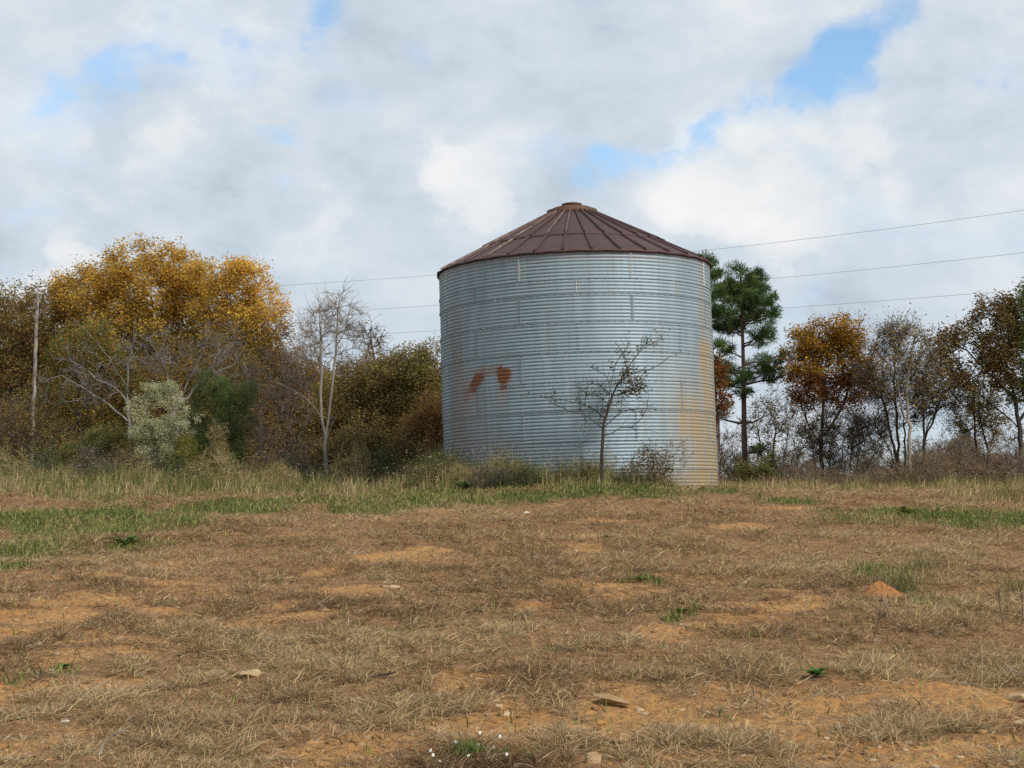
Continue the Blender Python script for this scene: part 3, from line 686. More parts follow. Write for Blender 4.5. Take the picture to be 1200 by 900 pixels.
def rows(spec, name, mat, parent, smooth=True, sag=0.):
    Vs = []
    for r, z in spec:
        Vs.append(cyl(fa, r, z + sag * (np.cos(fa * NR) - 1) * .5))
    V = np.concatenate(Vs); ii = np.arange(nf); i2 = (ii + 1) % nf
    Q = np.concatenate([np.stack([k * nf + ii, k * nf + i2, (k + 1) * nf + i2, (k + 1) * nf + ii], 1) for k in range(len(spec) - 1)])
    return obj(name, mesh(name, V, [Q], mat, smooth=smooth), parent)
lower = [(RE - .02, roof_z(RE) - .05), (RE + .012, roof_z(RE) - .05), (RE + .012, roof_z(RE) - .005)] + [(r, roof_z(r)) for r in np.linspace(RE, RM - .06, 6)]
upper = [(RM + .03, roof_z(RM + .03) + .004), (RM + .035, roof_z(RM + .045) + .03)] + [(r, roof_z(r) + .03) for r in np.linspace(RM, RT - .05, 8)]
roof = rows(lower, 'roof', M['roof'], bin_, False, .012)
rows(upper, 'upper_roof', M['roof'], roof, False, .012)
for k in range(NR):                                     # standing ribs between roof panels, in two lengths
    f_ = (k + .42) * 2 * pi / NR - pi
    for (r0_, r1_, dz) in ((RE + .01, RM - .02, 0.), (RM + .04, RT, .03)):
        rs = np.linspace(r0_, r1_, 8)
        jt = rb.normal() * .004
        d_ = np.array([sin(f_), -cos(f_), 0]); t_ = np.array([cos(f_), sin(f_), 0])
        pr = [(-.02, 0.), (-.011, .05), (.011, .05), (.02, 0.)]
        Vr = np.concatenate([[d_ * r + t_ * (u + jt) + np.array([0, 0, roof_z(r) + dz + h_]) for r in rs] for u, h_ in pr])
        ii = np.arange(7); Qr = np.concatenate([np.stack([c * 8 + ii, (c + 1) * 8 + ii, (c + 1) * 8 + ii + 1, c * 8 + ii + 1], 1) for c in range(3)])
        Qr = np.concatenate([Qr, [[0, 8, 16, 24]]])
        obj('roof_rib', mesh('roof_rib', Vr, [Qr], M['rib'] if rb.random() < (.3 if -1.3 < f_ < .05 else .04) else M['roof']), roof)  # mostly left ribs get the lighter colour: sunlit flanks painted in
rows([(RT + .07, roof_z(RT) - .0), (RT + .07, roof_z(RT) + .10), (RT - .1, roof_z(RT) + .125)], 'roof_curb', M['cap'], roof)
zt = roof_z(.55)
rows([(.53, zt - .02), (.55, zt + .08), (.53, zt + .13), (.45, zt + .155), (.24, zt + .17)], 'collar', M['cap'], roof)
cap = rows([(.22, zt + .16), (.22, zt + .2), (.275, zt + .205), (.28, zt + .25), (.2, zt + .275), (.001, zt + .29)], 'roof_cap', M['cap'], roof)

# ================================================================== POWER LINES
m, nt, out = newmat('power_wire'); p = nd(nt, 'ShaderNodeBsdfPrincipled'); p.inputs['Base Color'].default_value = (.28, .29, .3, 1); p.inputs['Roughness'].default_value = .6; nt.links.new(p.outputs[0], out.inputs['Surface']); M['wire'] = m
for (pts, lab) in (([(330, 333), (516, 324.5), (835, 291), (1200, 248)], 'topmost of the three power lines in the sky behind the bin'),
                   ([(440, 362), (516, 358), (890, 328), (1200, 297)], 'middle one of the three power lines behind the bin'),
                   ([(450, 390.5), (516, 388), (905, 362), (1200, 340)], 'lowest of the three power lines behind the bin')):
    P_ = np.array(pts, float); cf = np.polyfit(P_[:, 0], P_[:, 1], 2)
    pxs = np.linspace(-450, 1750, 60); D_ = 100 - 21 * (pxs - 516) / 684
    # real wire: a gentle sag along a straight run in plan
    W_ = np.array([(xy_px(q, dd), dd, z_px(np.polyval(cf, q), dd)) for q, dd in zip(pxs, D_)])
    V, fl = tube(W_, .0095, 5)
    o = obj('power_line', mesh('power_line', V - W_[30], fl, M['wire'], smooth=True), loc=W_[30]); tag(o, lab, 'power line', 'power lines behind the bin')

exec_trees = True
# ================================================================== PALETTES
GOLD = [(.72, .43, .08), (.66, .37, .065), (.56, .32, .065), (.76, .52, .11), (.42, .29, .075), (.62, .43, .08)]
GOLD2 = [(.44, .21, .03), (.36, .16, .03), (.28, .14, .035), (.48, .27, .05), (.17, .12, .035)]
RUST = [(.26, .10, .03), (.31, .125, .035), (.2, .075, .028), (.36, .17, .045), (.15, .07, .03)]
OLIVE = [(.24, .22, .065), (.31, .26, .07), (.18, .18, .06), (.38, .29, .085), (.22, .155, .065)]
BROWN = [(.27, .175, .08), (.33, .205, .08), (.19, .135, .075), (.38, .26, .11), (.23, .19, .07)]
DGREEN = [(.065, .11, .038), (.09, .145, .045), (.12, .17, .05), (.06, .095, .04)]
GREEN_ = [(.095, .155, .04), (.13, .195, .05), (.18, .235, .06)]
YGREEN = [(.22, .22, .04), (.17, .19, .04), (.27, .23, .06), (.1, .12, .03)]
PALE = [(.78, .75, .5), (.66, .66, .38), (.8, .78, .6), (.5, .52, .25), (.28, .31, .11)]

def tree(name, label, cat, px, D, seed, blobs_px, nends, **kw):
    b = base_at(px, D); dy = kw.pop('dy', None)
    if kw.get('nleaf', 0) > 1500:
        kw['nleaf'] = int(kw['nleaf'] * 3.6); kw['lsize'] *= .68; kw['lspread'] = kw.get('lspread', .22) * .62
        kw['twigs'] = kw.get('twigs', 3) + 1; nends = int(nends * 1.45)
    tr = kw.pop('tr', None)
    if tr is not None:
        tr = [px_line(pl, D, b) for pl in tr]; tr[0][0] = (0, 0, 0)
        kw['trunk'] = tr
    return plant(name, label, cat, b, seed, px_blobs(blobs_px, D, b, dy), nends, **kw)

# ---------------------------------------------------------------- left woodland
tree('oak_tree', 'golden orange tree, tallest of the left woodland, behind the bare dark tree', 'tree', 165, 58, 101,
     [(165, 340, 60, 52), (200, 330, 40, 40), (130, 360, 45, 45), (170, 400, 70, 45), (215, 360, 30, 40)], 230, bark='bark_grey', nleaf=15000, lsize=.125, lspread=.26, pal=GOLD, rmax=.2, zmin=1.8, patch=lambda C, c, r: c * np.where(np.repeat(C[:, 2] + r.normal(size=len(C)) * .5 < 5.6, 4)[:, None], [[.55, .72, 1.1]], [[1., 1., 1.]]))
tree('oak_tree', 'thin golden crown left of the tallest orange tree, showing sky between its leaves', 'tree', 95, 60, 102,
     [(95, 345, 30, 36), (75, 350, 20, 26), (115, 330, 25, 26), (100, 395, 35, 35)], 120, bark='bark_grey', nleaf=4600, lsize=.12, lspread=.24, pal=GOLD, rmax=.14, zmin=2)
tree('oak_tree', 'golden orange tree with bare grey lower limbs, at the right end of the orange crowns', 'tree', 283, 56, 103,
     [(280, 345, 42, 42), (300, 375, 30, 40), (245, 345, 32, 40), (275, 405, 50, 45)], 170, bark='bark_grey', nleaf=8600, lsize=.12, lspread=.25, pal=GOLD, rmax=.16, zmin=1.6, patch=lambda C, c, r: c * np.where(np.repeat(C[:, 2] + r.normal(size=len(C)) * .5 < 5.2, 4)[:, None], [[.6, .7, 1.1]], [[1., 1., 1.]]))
tree('woodland_tree', 'dark rusty brown tree at the left edge of the photo', 'tree', 8, 60, 104,
     [(5, 400, 45, 55), (40, 380, 30, 45), (-30, 420, 50, 60), (20, 460, 50, 50)], 170, bark='bark_dark', nleaf=9000, lsize=.12, lspread=.25, pal=BROWN + OLIVE + RUST[:2], rmax=.16, zmin=1.2)
tree('woodland_tree', 'thin dark tree with few leaves against the sky at the far left', 'tree', 16, 64, 105,
     [(10, 350, 20, 22), (48, 348, 24, 20), (25, 375, 34, 26)], 60, bark='bark_dark', nleaf=900, lsize=.12, lspread=.16, pal=OLIVE + BROWN, rmax=.1, zmin=3)
tree('woodland_tree', 'olive green tree under the golden crowns on the left', 'tree', 105, 55, 106,
     [(100, 420, 48, 40), (75, 460, 40, 40), (130, 455, 46, 42), (60, 500, 40, 40), (110, 505, 50, 30)], 170, bark='bark_dark', nleaf=9500, lsize=.105, lspread=.24, pal=OLIVE + GREEN_[:2] + GOLD2[:2], rmax=.12, zmin=.6, stems=3)
tree('woodland_tree', 'dull olive brown tree behind the green shrub and golden limbs', 'tree', 235, 54, 107,
     [(235, 430, 55, 40), (280, 450, 40, 40), (210, 460, 50, 45), (300, 500, 40, 40), (250, 505, 50, 35)], 180, bark='bark_brown', nleaf=6500, lsize=.1, lspread=.24, pal=BROWN + OLIVE + GOLD2[:3], rmax=.12, zmin=.6, stems=3)
tree('woodland_tree', 'rust and orange tree between golden crowns and pale bare tree', 'tree', 330, 56, 108,
     [(322, 425, 30, 45), (345, 450, 30, 40), (310, 480, 36, 40), (350, 500, 36, 36)], 130, bark='bark_brown', nleaf=4600, lsize=.105, lspread=.24, pal=GOLD2 + BROWN + RUST[:2], rmax=.1, zmin=.6, stems=2)
tree('bare_tree', 'dark bare tree with low sweeping branches, beside the pale cream shrub', 'tree', 155, 49.5, 109,
     [(120, 425, 55, 35), (170, 410, 30, 40), (90, 455, 50, 25), (130, 470, 30, 20)], 75, bark='bark_silver', rmax=.085, r0=.009, zmin=1.1, twigs=5, twl=.45, twr=.006, wig=.07, up=.15, tropism=.1,
     tr=[[(157, 545), (150, 500), (146, 470), (146, 440), (152, 400), (156, 368)], [(149, 480), (138, 455), (110, 445), (85, 425), (60, 420)], [(146, 450), (125, 420), (105, 395), (80, 372)], [(150, 495), (120, 470), (95, 455), (70, 440)]])
tree('bare_tree', 'silvery bare tree with twisted forked limbs, rising over the green shrub', 'tree', 212, 50.5, 110,
     [(230, 420, 35, 40), (255, 405, 25, 40), (185, 410, 30, 30), (270, 440, 25, 30)], 90, bark='bark_silver', rmax=.075, r0=.009, zmin=1.2, twigs=5, twl=.45, twr=.006, wig=.07, up=.2,
     tr=[[(208, 545), (205, 500), (200, 465), (192, 430), (178, 405), (165, 392)], [(205, 480), (222, 440), (238, 410), (242, 372)], [(210, 475), (235, 445), (262, 405)]])
tree('dead_tree', 'straight white dead trunk with flaking bark at the far left', 'tree', 36, 52, 111, [(38, 350, 6, 14)], 5, bark='bark_white', rmax=.055, r0=.024, expo=.6, zmin=3, twigs=2, twl=.3, wig=.03,
     tr=[[(35, 575), (36, 520), (37, 450), (38, 390), (39, 333)]])
tree('groundsel_shrub', 'pale cream shrub in seed, brightest bush on the left', 'shrub', 182, 46.5, 112,
     [(160, 480, 11, 18), (178, 466, 11, 16), (196, 468, 11, 18), (208, 490, 10, 16), (168, 505, 16, 16), (190, 508, 20, 18), (180, 535, 30, 14)], 120, bark='bark_brown', nleaf=9500, lsize=.052, lspread=.1, pal=PALE, r0=.005, rmax=.04, zmin=.25, stems=7, step=.15, wig=.02, twl=.22, twr=.004)
tree('evergreen_shrub', 'tall dark green shrub to the right of the pale cream shrub', 'shrub', 250, 48, 113,
     [(240, 460, 14, 24), (262, 468, 16, 28), (226, 490, 14, 22), (280, 490, 13, 30), (250, 505, 30, 24), (290, 465, 8, 18), (255, 530, 38, 18)], 150, bark='bark_brown', nleaf=15000, lsize=.062, lspread=.13, pal=DGREEN + GREEN_, r0=.006, rmax=.05, zmin=.25, stems=6, step=.18, wig=.03, twl=.3, twr=.004, lasp=.3)
tree('evergreen_shrub', 'low dark green bush at the foot of the bare dark tree', 'shrub', 128, 48, 114,
     [(125, 525, 34, 26), (100, 535, 30, 20)], 80, bark='bark_brown', nleaf=6000, lsize=.06, lspread=.12, pal=DGREEN + OLIVE, r0=.005, rmax=.03, zmin=.15, stems=6, step=.18, wig=.03, twl=.25, twr=.004)
tree('goldenrod_bush', 'small yellow green bush just below the pale cream shrub', 'bush', 217, 45.5, 115,
     [(217, 530, 13, 20), (212, 545, 14, 12)], 50, bark='straw', nleaf=2200, lsize=.055, lspread=.07, pal=YGREEN, r0=.004, rmax=.02, zmin=.1, stems=6, step=.12, wig=.02, twl=.15, twr=.003)
tree('goldenrod_bush', 'ochre weed with pale seed heads in front of the dark green shrub', 'bush', 254, 45.5, 116,
     [(254, 520, 12, 24), (250, 540, 16, 16)], 50, bark='straw', nleaf=1700, lsize=.05, lspread=.07, pal=[(.25, .2, .06), (.2, .13, .05), (.4, .36, .25), (.16, .15, .05)], r0=.004, rmax=.02, zmin=.1, stems=6, step=.12, wig=.02, twl=.15, twr=.003)
tree('brush_thicket', 'grey leaning bare brush between the green shrub and pale tree', 'shrub', 315, 50, 117,
     [(320, 450, 38, 45), (300, 490, 40, 40), (345, 470, 26, 45), (325, 520, 42, 26)], 210, bark='bark_grey', nleaf=500, lsize=.08, lspread=.15, pal=BROWN, r0=.006, rmax=.035, zmin=.2, stems=12, wig=.05, twigs=5, twl=.5, twr=.005)
tree('brush_thicket', 'twiggy brown brush at the left edge of the woodland foot', 'shrub', 20, 50, 118,
     [(15, 500, 45, 35), (50, 520, 36, 30), (-20, 510, 40, 40)], 170, bark='bark_brown', nleaf=2600, lsize=.08, lspread=.18, pal=BROWN + OLIVE, r0=.006, rmax=.035, zmin=.2, stems=10, wig=.05, twigs=5, twl=.5, twr=.005)
tree('bare_tree', 'slender pale bare tree with a white trunk, standing left of the bin', 'tree', 381, 46, 119,
     [(385, 400, 34, 45), (360, 400, 22, 40), (400, 375, 22, 36), (415, 400, 14, 40), (380, 370, 30, 28)], 150, bark='bark_pale', rmax=.1, r0=.0075, expo=.44, zmin=1.9, twigs=5, twl=.5, twr=.0055, wig=.025, up=.9, tropism=.2,
     tr=[[(381, 562), (381, 530), (381, 508), (386, 480), (388, 450), (392, 415), (394, 370), (396, 345)], [(381, 512), (376, 490), (375, 450), (374, 405), (372, 355)], [(383, 508), (390, 495), (393, 488)], [(376, 488), (362, 470), (347, 458), (330, 452)]])
tree('bare_tree', 'small dark bare tree top rising above the olive trees', 'tree', 440, 58, 120,
     [(434, 395, 16, 22), (442, 420, 20, 26)], 60, bark='bark_brown', rmax=.08, r0=.009, zmin=3.2, twigs=6, twl=.4, twr=.007, wig=.06, nleaf=150, lsize=.1, lspread=.15, pal=BROWN,
     tr=[[(443, 560), (441, 480), (440, 430), (434, 400), (433, 378)]])
tree('woodland_tree', 'dark olive tree directly behind the pale bare tree', 'tree', 405, 55, 121,
     [(405, 470, 40, 42), (385, 500, 42, 36), (430, 460, 36, 42), (415, 515, 50, 30)], 170, bark='bark_dark', nleaf=9000, lsize=.1, lspread=.22, pal=OLIVE + BROWN[:3], rmax=.11, zmin=.5, stems=3)
tree('woodland_tree', 'olive brown tree between the pale bare tree and bin', 'tree', 455, 54, 122,
     [(455, 450, 36, 36), (470, 490, 36, 36), (440, 510, 44, 32), (480, 440, 26, 30)], 160, bark='bark_dark', nleaf=8600, lsize=.1, lspread=.22, pal=OLIVE + BROWN, rmax=.11, zmin=.5, stems=3)
tree('woodland_tree', 'loose olive tree touching the left side of the bin', 'tree', 507, 53, 123,
     [(505, 430, 24, 26), (515, 465, 28, 34), (490, 455, 22, 30), (525, 500, 30, 40)], 110, bark='bark_dark', nleaf=4800, lsize=.1, lspread=.2, pal=OLIVE + YGREEN[3:], rmax=.1, zmin=.8)
tree('woodland_bush', 'reddish brown bush against the left edge of the bin', 'bush', 498, 50, 124,
     [(503, 482, 14, 20), (494, 505, 20, 20), (508, 515, 18, 24), (478, 528, 18, 16)], 70, bark='bark_brown', nleaf=4200, lsize=.085, lspread=.17, pal=[(.34, .18, .07), (.4, .22, .08), (.27, .16, .07), (.25, .2, .07)], r0=.006, rmax=.05, zmin=.25, stems=4)
tree('brush_thicket', 'dark tangled brush at the foot of the olive trees', 'shrub', 430, 49.5, 125,
     [(420, 530, 46, 22), (465, 530, 40, 22), (385, 535, 36, 18)], 170, bark='bark_dark', nleaf=3800, lsize=.08, lspread=.16, pal=OLIVE + BROWN, r0=.006, rmax=.03, zmin=.15, stems=12, wig=.04, twigs=4, twl=.4, twr=.005)

WL = ['weedy brown and green forb clump along the foot of the left woodland', 'tall grey green weeds growing against the left of the bin wall']
def weed_row(spots_, lab, grp, seed0, hts):
    pr = {}; rg = np.random.default_rng(seed0)
    for k, (px, D) in enumerate(spots_):
        q = k % 4; b = base_at(px, D)
        if q not in pr:
            pl_ = [BROWN + OLIVE, OLIVE + GREEN_, [(.3, .25, .17), (.2, .16, .1), (.14, .13, .06)], GREEN_ + DGREEN][q]
            pr[q] = plant('weed_clump', lab, 'weeds', b, seed0 + q, [(0, 0, .55, .5, .45, .5), (.35, 0, .4, .35, .35, .35), (-.3, 0, .45, .35, .35, .4)], 90, bark=['bark_brown', 'straw', 'bark_grey', 'bark_brown'][q],
                          nleaf=1400, lsize=.05, lspread=.09, pal=pl_, r0=.004, rmax=.014, zmin=.05, stems=14, step=.14, wig=.03, twigs=4, twl=.28, twr=.0035, group=grp)
            o = pr[q]
        else:
            o = pr[q].copy(); COL.objects.link(o); o.location = b
            for ch in pr[q].children:
                c = ch.copy(); COL.objects.link(c); c.parent = o
        s_ = rg.uniform(.65, 1.1); o.scale = (s_ * 1.1, s_, hts[k % len(hts)] * rg.uniform(.8, 1.15)); o.rotation_euler = (0, 0, rg.uniform(0, 6.28))
weed_row([(p_, d_) for p_, d_ in zip(range(-10, 520, 20), [46, 44.5, 47, 45.5, 44, 46.5, 45, 43.5, 45.5, 44.3, 46, 44.8, 45.6, 44, 46, 45, 46.6, 44.2, 47.5, 45.5, 47, 45, 46.5, 45.4, 46.2, 45, 46])], WL[0], 'weeds along the left woodland', 600, [.8, 1.05, .7, 1.2, .6])
weed_row([(518, 40.8), (540, 39.8), (572, 39.3), (610, 39.2)], WL[1], 'weeds against the bin wall', 620, [.8, .6, .6, .5])
# ---------------------------------------------------------------- young tree and shrub by the bin
tree('young_tree', 'young leaning tree with a few dark leaves in front of the bin', 'tree', 705, 39.2, 130, [(738, 440, 14, 30), (700, 470, 26, 24), (745, 470, 26, 22)], 26, bark='bark_dark',
     tr=[[(705, 552), (706, 520), (708, 497), (714, 475), (723, 452), (735, 433), (748, 415), (762, 403), (776, 398)],
         [(709, 492), (695, 478, .3), (675, 471, .5), (655, 468, .6), (634, 466, .6)], [(712, 480), (716, 455, -.3), (722, 425, -.5), (738, 404, -.6)], [(718, 462), (712, 440, .4), (692, 430, .7)],
         [(723, 452), (742, 437, -.5), (768, 432, -.9), (786, 418, -1.)], [(708, 500), (730, 482, -.4), (750, 478, -.6), (770, 480, -.8)], [(709, 505), (690, 488, -.4), (668, 482, -.6), (650, 474, -.6)],
         [(735, 433), (733, 415, .3), (722, 402, .4)], [(748, 415), (756, 402, .3), (775, 405, .5)], [(708, 512), (730, 500, .3), (760, 505, .4)]],
     r0=.0075, expo=.5, rmax=.085, zmin=.5, twigs=7, twl=.36, twr=.005, step=.14, wig=.02, tropism=.4,
     nleaf=800, lsize=.068, lspread=.07, pal=[(.08, .09, .04), (.11, .11, .045), (.16, .085, .05), (.2, .11, .06), (.12, .13, .05)],
     leafsel=lambda s, r: (((s[:, 2] > 2.3) & (s[:, 0] > .15) & (r.random(len(s)) < .45)) | ((s[:, 0] < -.9) & (r.random(len(s)) < .4)) | (r.random(len(s)) < .06)))
tree('dry_shrub', 'brown dried shrub at the bin wall, right of the young tree', 'shrub', 755, 39.4, 131,
     [(744, 550, 13, 14), (756, 538, 10, 16), (770, 547, 13, 18)], 80, bark='bark_brush', nleaf=900, lsize=.06, lspread=.09, pal=[(.13, .08, .05), (.17, .11, .06), (.08, .07, .03), (.22, .16, .09)], r0=.005, rmax=.025, zmin=.1, stems=10, step=.12, wig=.02, twl=.25, twr=.004)
tree('weed_stalk', 'thin bare weed leaning before the right side of the bin', 'weed', 786, 39.3, 132, [(790, 530, 14, 14)], 12, bark='bark_brown', nleaf=70, lsize=.05, lspread=.04, pal=BROWN, r0=.003, rmax=.012, zmin=.2, stems=3, step=.1, wig=.015, twl=.2, twr=.003)

# ---------------------------------------------------------------- pines
def pine(label, px, D, seed, top, base_c, half_px, trunk_px, limbs_low=3, rtr=.17, dens=1.):
    rng = np.random.default_rng(seed); b = base_at(px, D)
    root = thing('pine_tree', label, 'tree', b, 'pine trees beside the bin')
    tl = px_line(trunk_px, D, b); tl[0] = (0, 0, -.05)
    H = tl[-1][2]
    t = np.linspace(0, 1, 40); zc = np.linspace(0, 1, len(tl))
    ztr = t * H; line = np.stack([np.interp(ztr, tl[:, 2], tl[:, 0]), np.interp(ztr, tl[:, 2], tl[:, 1]), ztr], 1)
    rad = rtr * (1 - t) ** .75 + .02
    V, fl = tube(line, rad, 10); obj('trunk', mesh('trunk', V, fl, M['bark_pine'], smooth=True), root)
    z0 = z_px(base_c, D) - b[2]; parts, cl = [], []
    nb = int(42 * dens)
    for k in range(nb):
        low = k >= nb - limbs_low
        u = rng.random() ** .72 if not low else 0
        z = z0 + (H - z0) * u * .97 if not low else z0 * rng.uniform(.5, .95)
        prof = (np.interp(u, [0, .12, .35, .6, .85, 1], [.6, .9, 1., .82, .55, .3])) if not low else rng.uniform(.55, .8)
        Lb = half_px / F * D * prof * rng.uniform(.6, 1.12)
        a = rng.uniform(0, 2 * pi); rise = rng.uniform(.0, .55) + .35 * u
        p0 = np.array([np.interp(z, line[:, 2], line[:, 0]), 0, z]); s = np.linspace(0, 1, 7)[:, None]
        p = p0 + s * Lb * np.array([[cos(a), sin(a), 0]]) + np.array([[0, 0, 1.]]) * (s * Lb * rise * .5 + (s ** 2) * Lb * .18 - .1 * s * Lb * (1 - u))
        p[1:] += rng.normal(size=(6, 3)) * .05 * Lb * .4
        rr_ = np.linspace(.035 * (1.2 - u) + .012, .008, 7)
        parts.append(segs(p[:-1], p[1:], rr_[:-1], rr_[1:], 5))
        dead = low and rng.random() < .75
        if dead: continue
        for q in range(int(4 + 10 * Lb / 1.5)):
            s0 = rng.uniform(.35, 1); c0 = np.array([np.interp(s0, s[:, 0], p[:, i_]) for i_ in range(3)])
            dv = rng.normal(size=3) * [.5, .5, .25] + np.array([cos(a), sin(a), .25]) * .5; dv /= np.linalg.norm(dv)
            c1 = c0 + dv * rng.uniform(.12, .42) * min(1, Lb)
            parts.append(segs(c0[None], c1[None], np.array([.01]), np.array([.006]), 3)); cl.append((c1, dv)); 
            if rng.random() < .5: cl.append(((c0 + c1) / 2 + rng.normal(size=3) * .06, dv))
    V, fl = join(parts); obj('branches', mesh('branches', V, fl, M['bark_pine'], smooth=True), root)
    C = np.array([c for c, d in cl]); Dv = np.array([d for c, d in cl]); nn = 25
    C2 = np.repeat(C, nn, 0) + rng.normal(size=(len(C) * nn, 3)) * .04; D2 = np.repeat(Dv, nn, 0) * .55 + rng.normal(size=(len(C) * nn, 3)) * .75 + [0, 0, .15]
    D2, U, W = frame(D2); ll = rng.uniform(.16, .3, len(C2))[:, None]; wd_ = .010
    V = np.stack([C2 - U * wd_ * .6, C2 + D2 * ll * .5 + W * wd_, C2 + D2 * ll, C2 + D2 * ll * .5 - W * wd_], 1).reshape(-1, 3)
    cc = np.repeat(pick(rng, [(.05, .085, .028), (.075, .115, .035), (.105, .145, .045), (.04, .068, .028)], len(C), .3), nn * 4, 0) * np.repeat(rng.uniform(.75, 1.3, len(C2)), 4)[:, None]
    obj('crown', mesh('crown', V, [np.arange(len(V)).reshape(-1, 4)], M['needle'], cc), root)
    return root
pine('taller straight green pine with a clear trunk, right of the bin', 874, 62, 206, 320, 470, 62, [(873, 562), (873, 500), (873, 430), (872, 370), (871, 322)], 4, .115, 1.45)
pine('pine half hidden behind the right edge of the bin, with bare lower limbs', 838, 58, 202, 293, 440, 32, [(843, 562), (840, 500), (836, 420), (833, 350), (830, 292)], 7, .12, .7)
tree('red_vine', 'rust red vine leaves climbing the half hidden pine trunk', 'vine', 846, 57.6, 203, [(846, 445, 8, 20), (848, 470, 7, 16), (842, 425, 6, 12)], 40, bark='bark_brown', nleaf=1500, lsize=.1, lspread=.12,
     pal=RUST + [(.2, .12, .04)], rmax=.025, r0=.005, zmin=2, twigs=2, twl=.2, tr=[[(845, 562), (844, 500), (846, 460), (844, 425)]])

# ---------------------------------------------------------------- right woodland
tree('oak_tree', 'rust orange oak right of the pines, dark bare limbs below', 'tree', 965, 60, 210,
     [(965, 405, 34, 28), (945, 430, 26, 26), (990, 400, 34, 26), (1005, 425, 26, 30), (960, 455, 42, 26), (1000, 455, 26, 24)], 190, bark='bark_dark', nleaf=7600, lsize=.125, lspread=.22, pal=RUST + GOLD2[:3], rmax=.15, zmin=1.6,
     tr=[[(962, 565), (963, 520), (966, 480), (968, 440)], [(964, 525), (945, 490), (935, 460)], [(965, 515), (990, 475), (1002, 440)], [(957, 562), (953, 520), (945, 480)], [(970, 562), (978, 520), (990, 480)]],
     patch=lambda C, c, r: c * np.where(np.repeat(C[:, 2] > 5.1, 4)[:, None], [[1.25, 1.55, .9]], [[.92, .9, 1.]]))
tree('bare_tree', 'tall thin tree with a white trunk and sparse brown leaves', 'tree', 1067, 55, 211,
     [(1065, 410, 30, 30), (1085, 420, 26, 34), (1050, 440, 30, 34), (1075, 395, 20, 20), (1095, 450, 24, 28)], 130, bark='bark_pale', bark2='bark_brown', nleaf=1450, lsize=.09, lspread=.16, pal=BROWN + OLIVE, rmax=.09, r0=.008, zmin=1.8, twigs=4, twl=.5, twr=.006, up=.8,
     tr=[[(1067, 572), (1067, 530), (1066, 490), (1064, 450), (1072, 415), (1078, 385)], [(1065, 500), (1055, 460), (1050, 420)]])
tree('bare_tree', 'dark many stemmed bare tree left of the white trunk', 'tree', 1055, 58, 212,
     [(1040, 430, 30, 40), (1020, 450, 24, 30), (1060, 470, 40, 36), (1050, 400, 22, 24)], 150, bark='bark_dark', nleaf=2300, lsize=.085, lspread=.2, pal=BROWN + [(.13, .085, .075)], rmax=.1, r0=.0085, zmin=1.6, twigs=6, twl=.55, twr=.006, up=.7,
     tr=[[(1056, 570), (1054, 530), (1052, 480), (1050, 440)], [(1057, 565), (1040, 520), (1025, 495), (1014, 485)], [(1056, 560), (1045, 510), (1035, 460)], [(1060, 565), (1062, 520), (1058, 470)]])
tree('bare_tree', 'dark forked tree leaning right of the white trunk', 'tree', 1083, 57, 213,
     [(1100, 440, 26, 34), (1085, 455, 26, 34), (1120, 465, 24, 26)], 100, bark='bark_dark', nleaf=1700, lsize=.09, lspread=.18, pal=OLIVE + BROWN, rmax=.09, r0=.008, zmin=1.6, twigs=5, twl=.5, twr=.006, up=.7,
     tr=[[(1082, 570), (1083, 530), (1087, 500), (1100, 480), (1115, 462)], [(1085, 520), (1083, 480), (1085, 445)], [(1084, 515), (1096, 490), (1108, 460)]])
tree('oak_tree', 'big brown and green oak at the right edge of the photo', 'tree', 1197, 56, 214,
     [(1170, 385, 44, 34), (1200, 375, 40, 34), (1130, 410, 36, 26), (1150, 435, 42, 24), (1195, 430, 46, 34), (1235, 400, 46, 44), (1110, 405, 16, 12), (1215, 460, 34, 22)], 270, bark='bark_dark', nleaf=10500, lsize=.125, lspread=.22, pal=[(.15, .13, .05), (.13, .135, .045), (.18, .15, .06), (.1, .105, .038), (.16, .1, .05), (.2, .18, .06)], rmax=.17, zmin=2., up=.35,
     tr=[[(1198, 568), (1199, 530), (1197, 500), (1192, 470), (1185, 440), (1180, 400)], [(1198, 505), (1180, 485), (1160, 470), (1140, 455)], [(1196, 495), (1215, 465), (1230, 430)], [(1190, 465), (1165, 440), (1140, 415)]],
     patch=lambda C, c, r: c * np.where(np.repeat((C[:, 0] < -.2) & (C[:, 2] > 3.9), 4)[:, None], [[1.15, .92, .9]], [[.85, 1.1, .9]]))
tree('woodland_tree', 'thin dark tree wrapped in vines, left of the big right oak', 'tree', 1155, 59, 215,
     [(1152, 470, 22, 24), (1140, 490, 20, 20), (1165, 500, 18, 24), (1125, 500, 16, 12)], 80, bark='bark_dark', nleaf=1900, lsize=.1, lspread=.18, pal=OLIVE + BROWN, rmax=.08, zmin=1.2, twigs=3,
     tr=[[(1160, 566), (1160, 530), (1152, 500), (1148, 480), (1152, 455)], [(1147, 560), (1145, 510), (1143, 470)]])
tree('small_tree', 'spindly dark tree with few leaves between pine and rust oak', 'tree', 905, 64, 216,
     [(905, 490, 30, 26), (890, 510, 26, 24), (930, 500, 26, 26), (915, 475, 22, 18)], 150, bark='bark_dark', nleaf=1300, lsize=.085, lspread=.2, pal=OLIVE + BROWN, rmax=.06, r0=.007, zmin=.6, stems=5, twigs=5, twl=.45, twr=.006)
tree('sapling', 'small yellow green sapling at the foot of the spindly tree', 'sapling', 904, 58, 217, [(904, 535, 7, 18), (905, 550, 9, 12)], 35, bark='bark_brown', nleaf=650, lsize=.085, lspread=.1, pal=YGREEN, r0=.005, rmax=.02, zmin=.2, stems=3, step=.15, wig=.02, twl=.2, twr=.004)
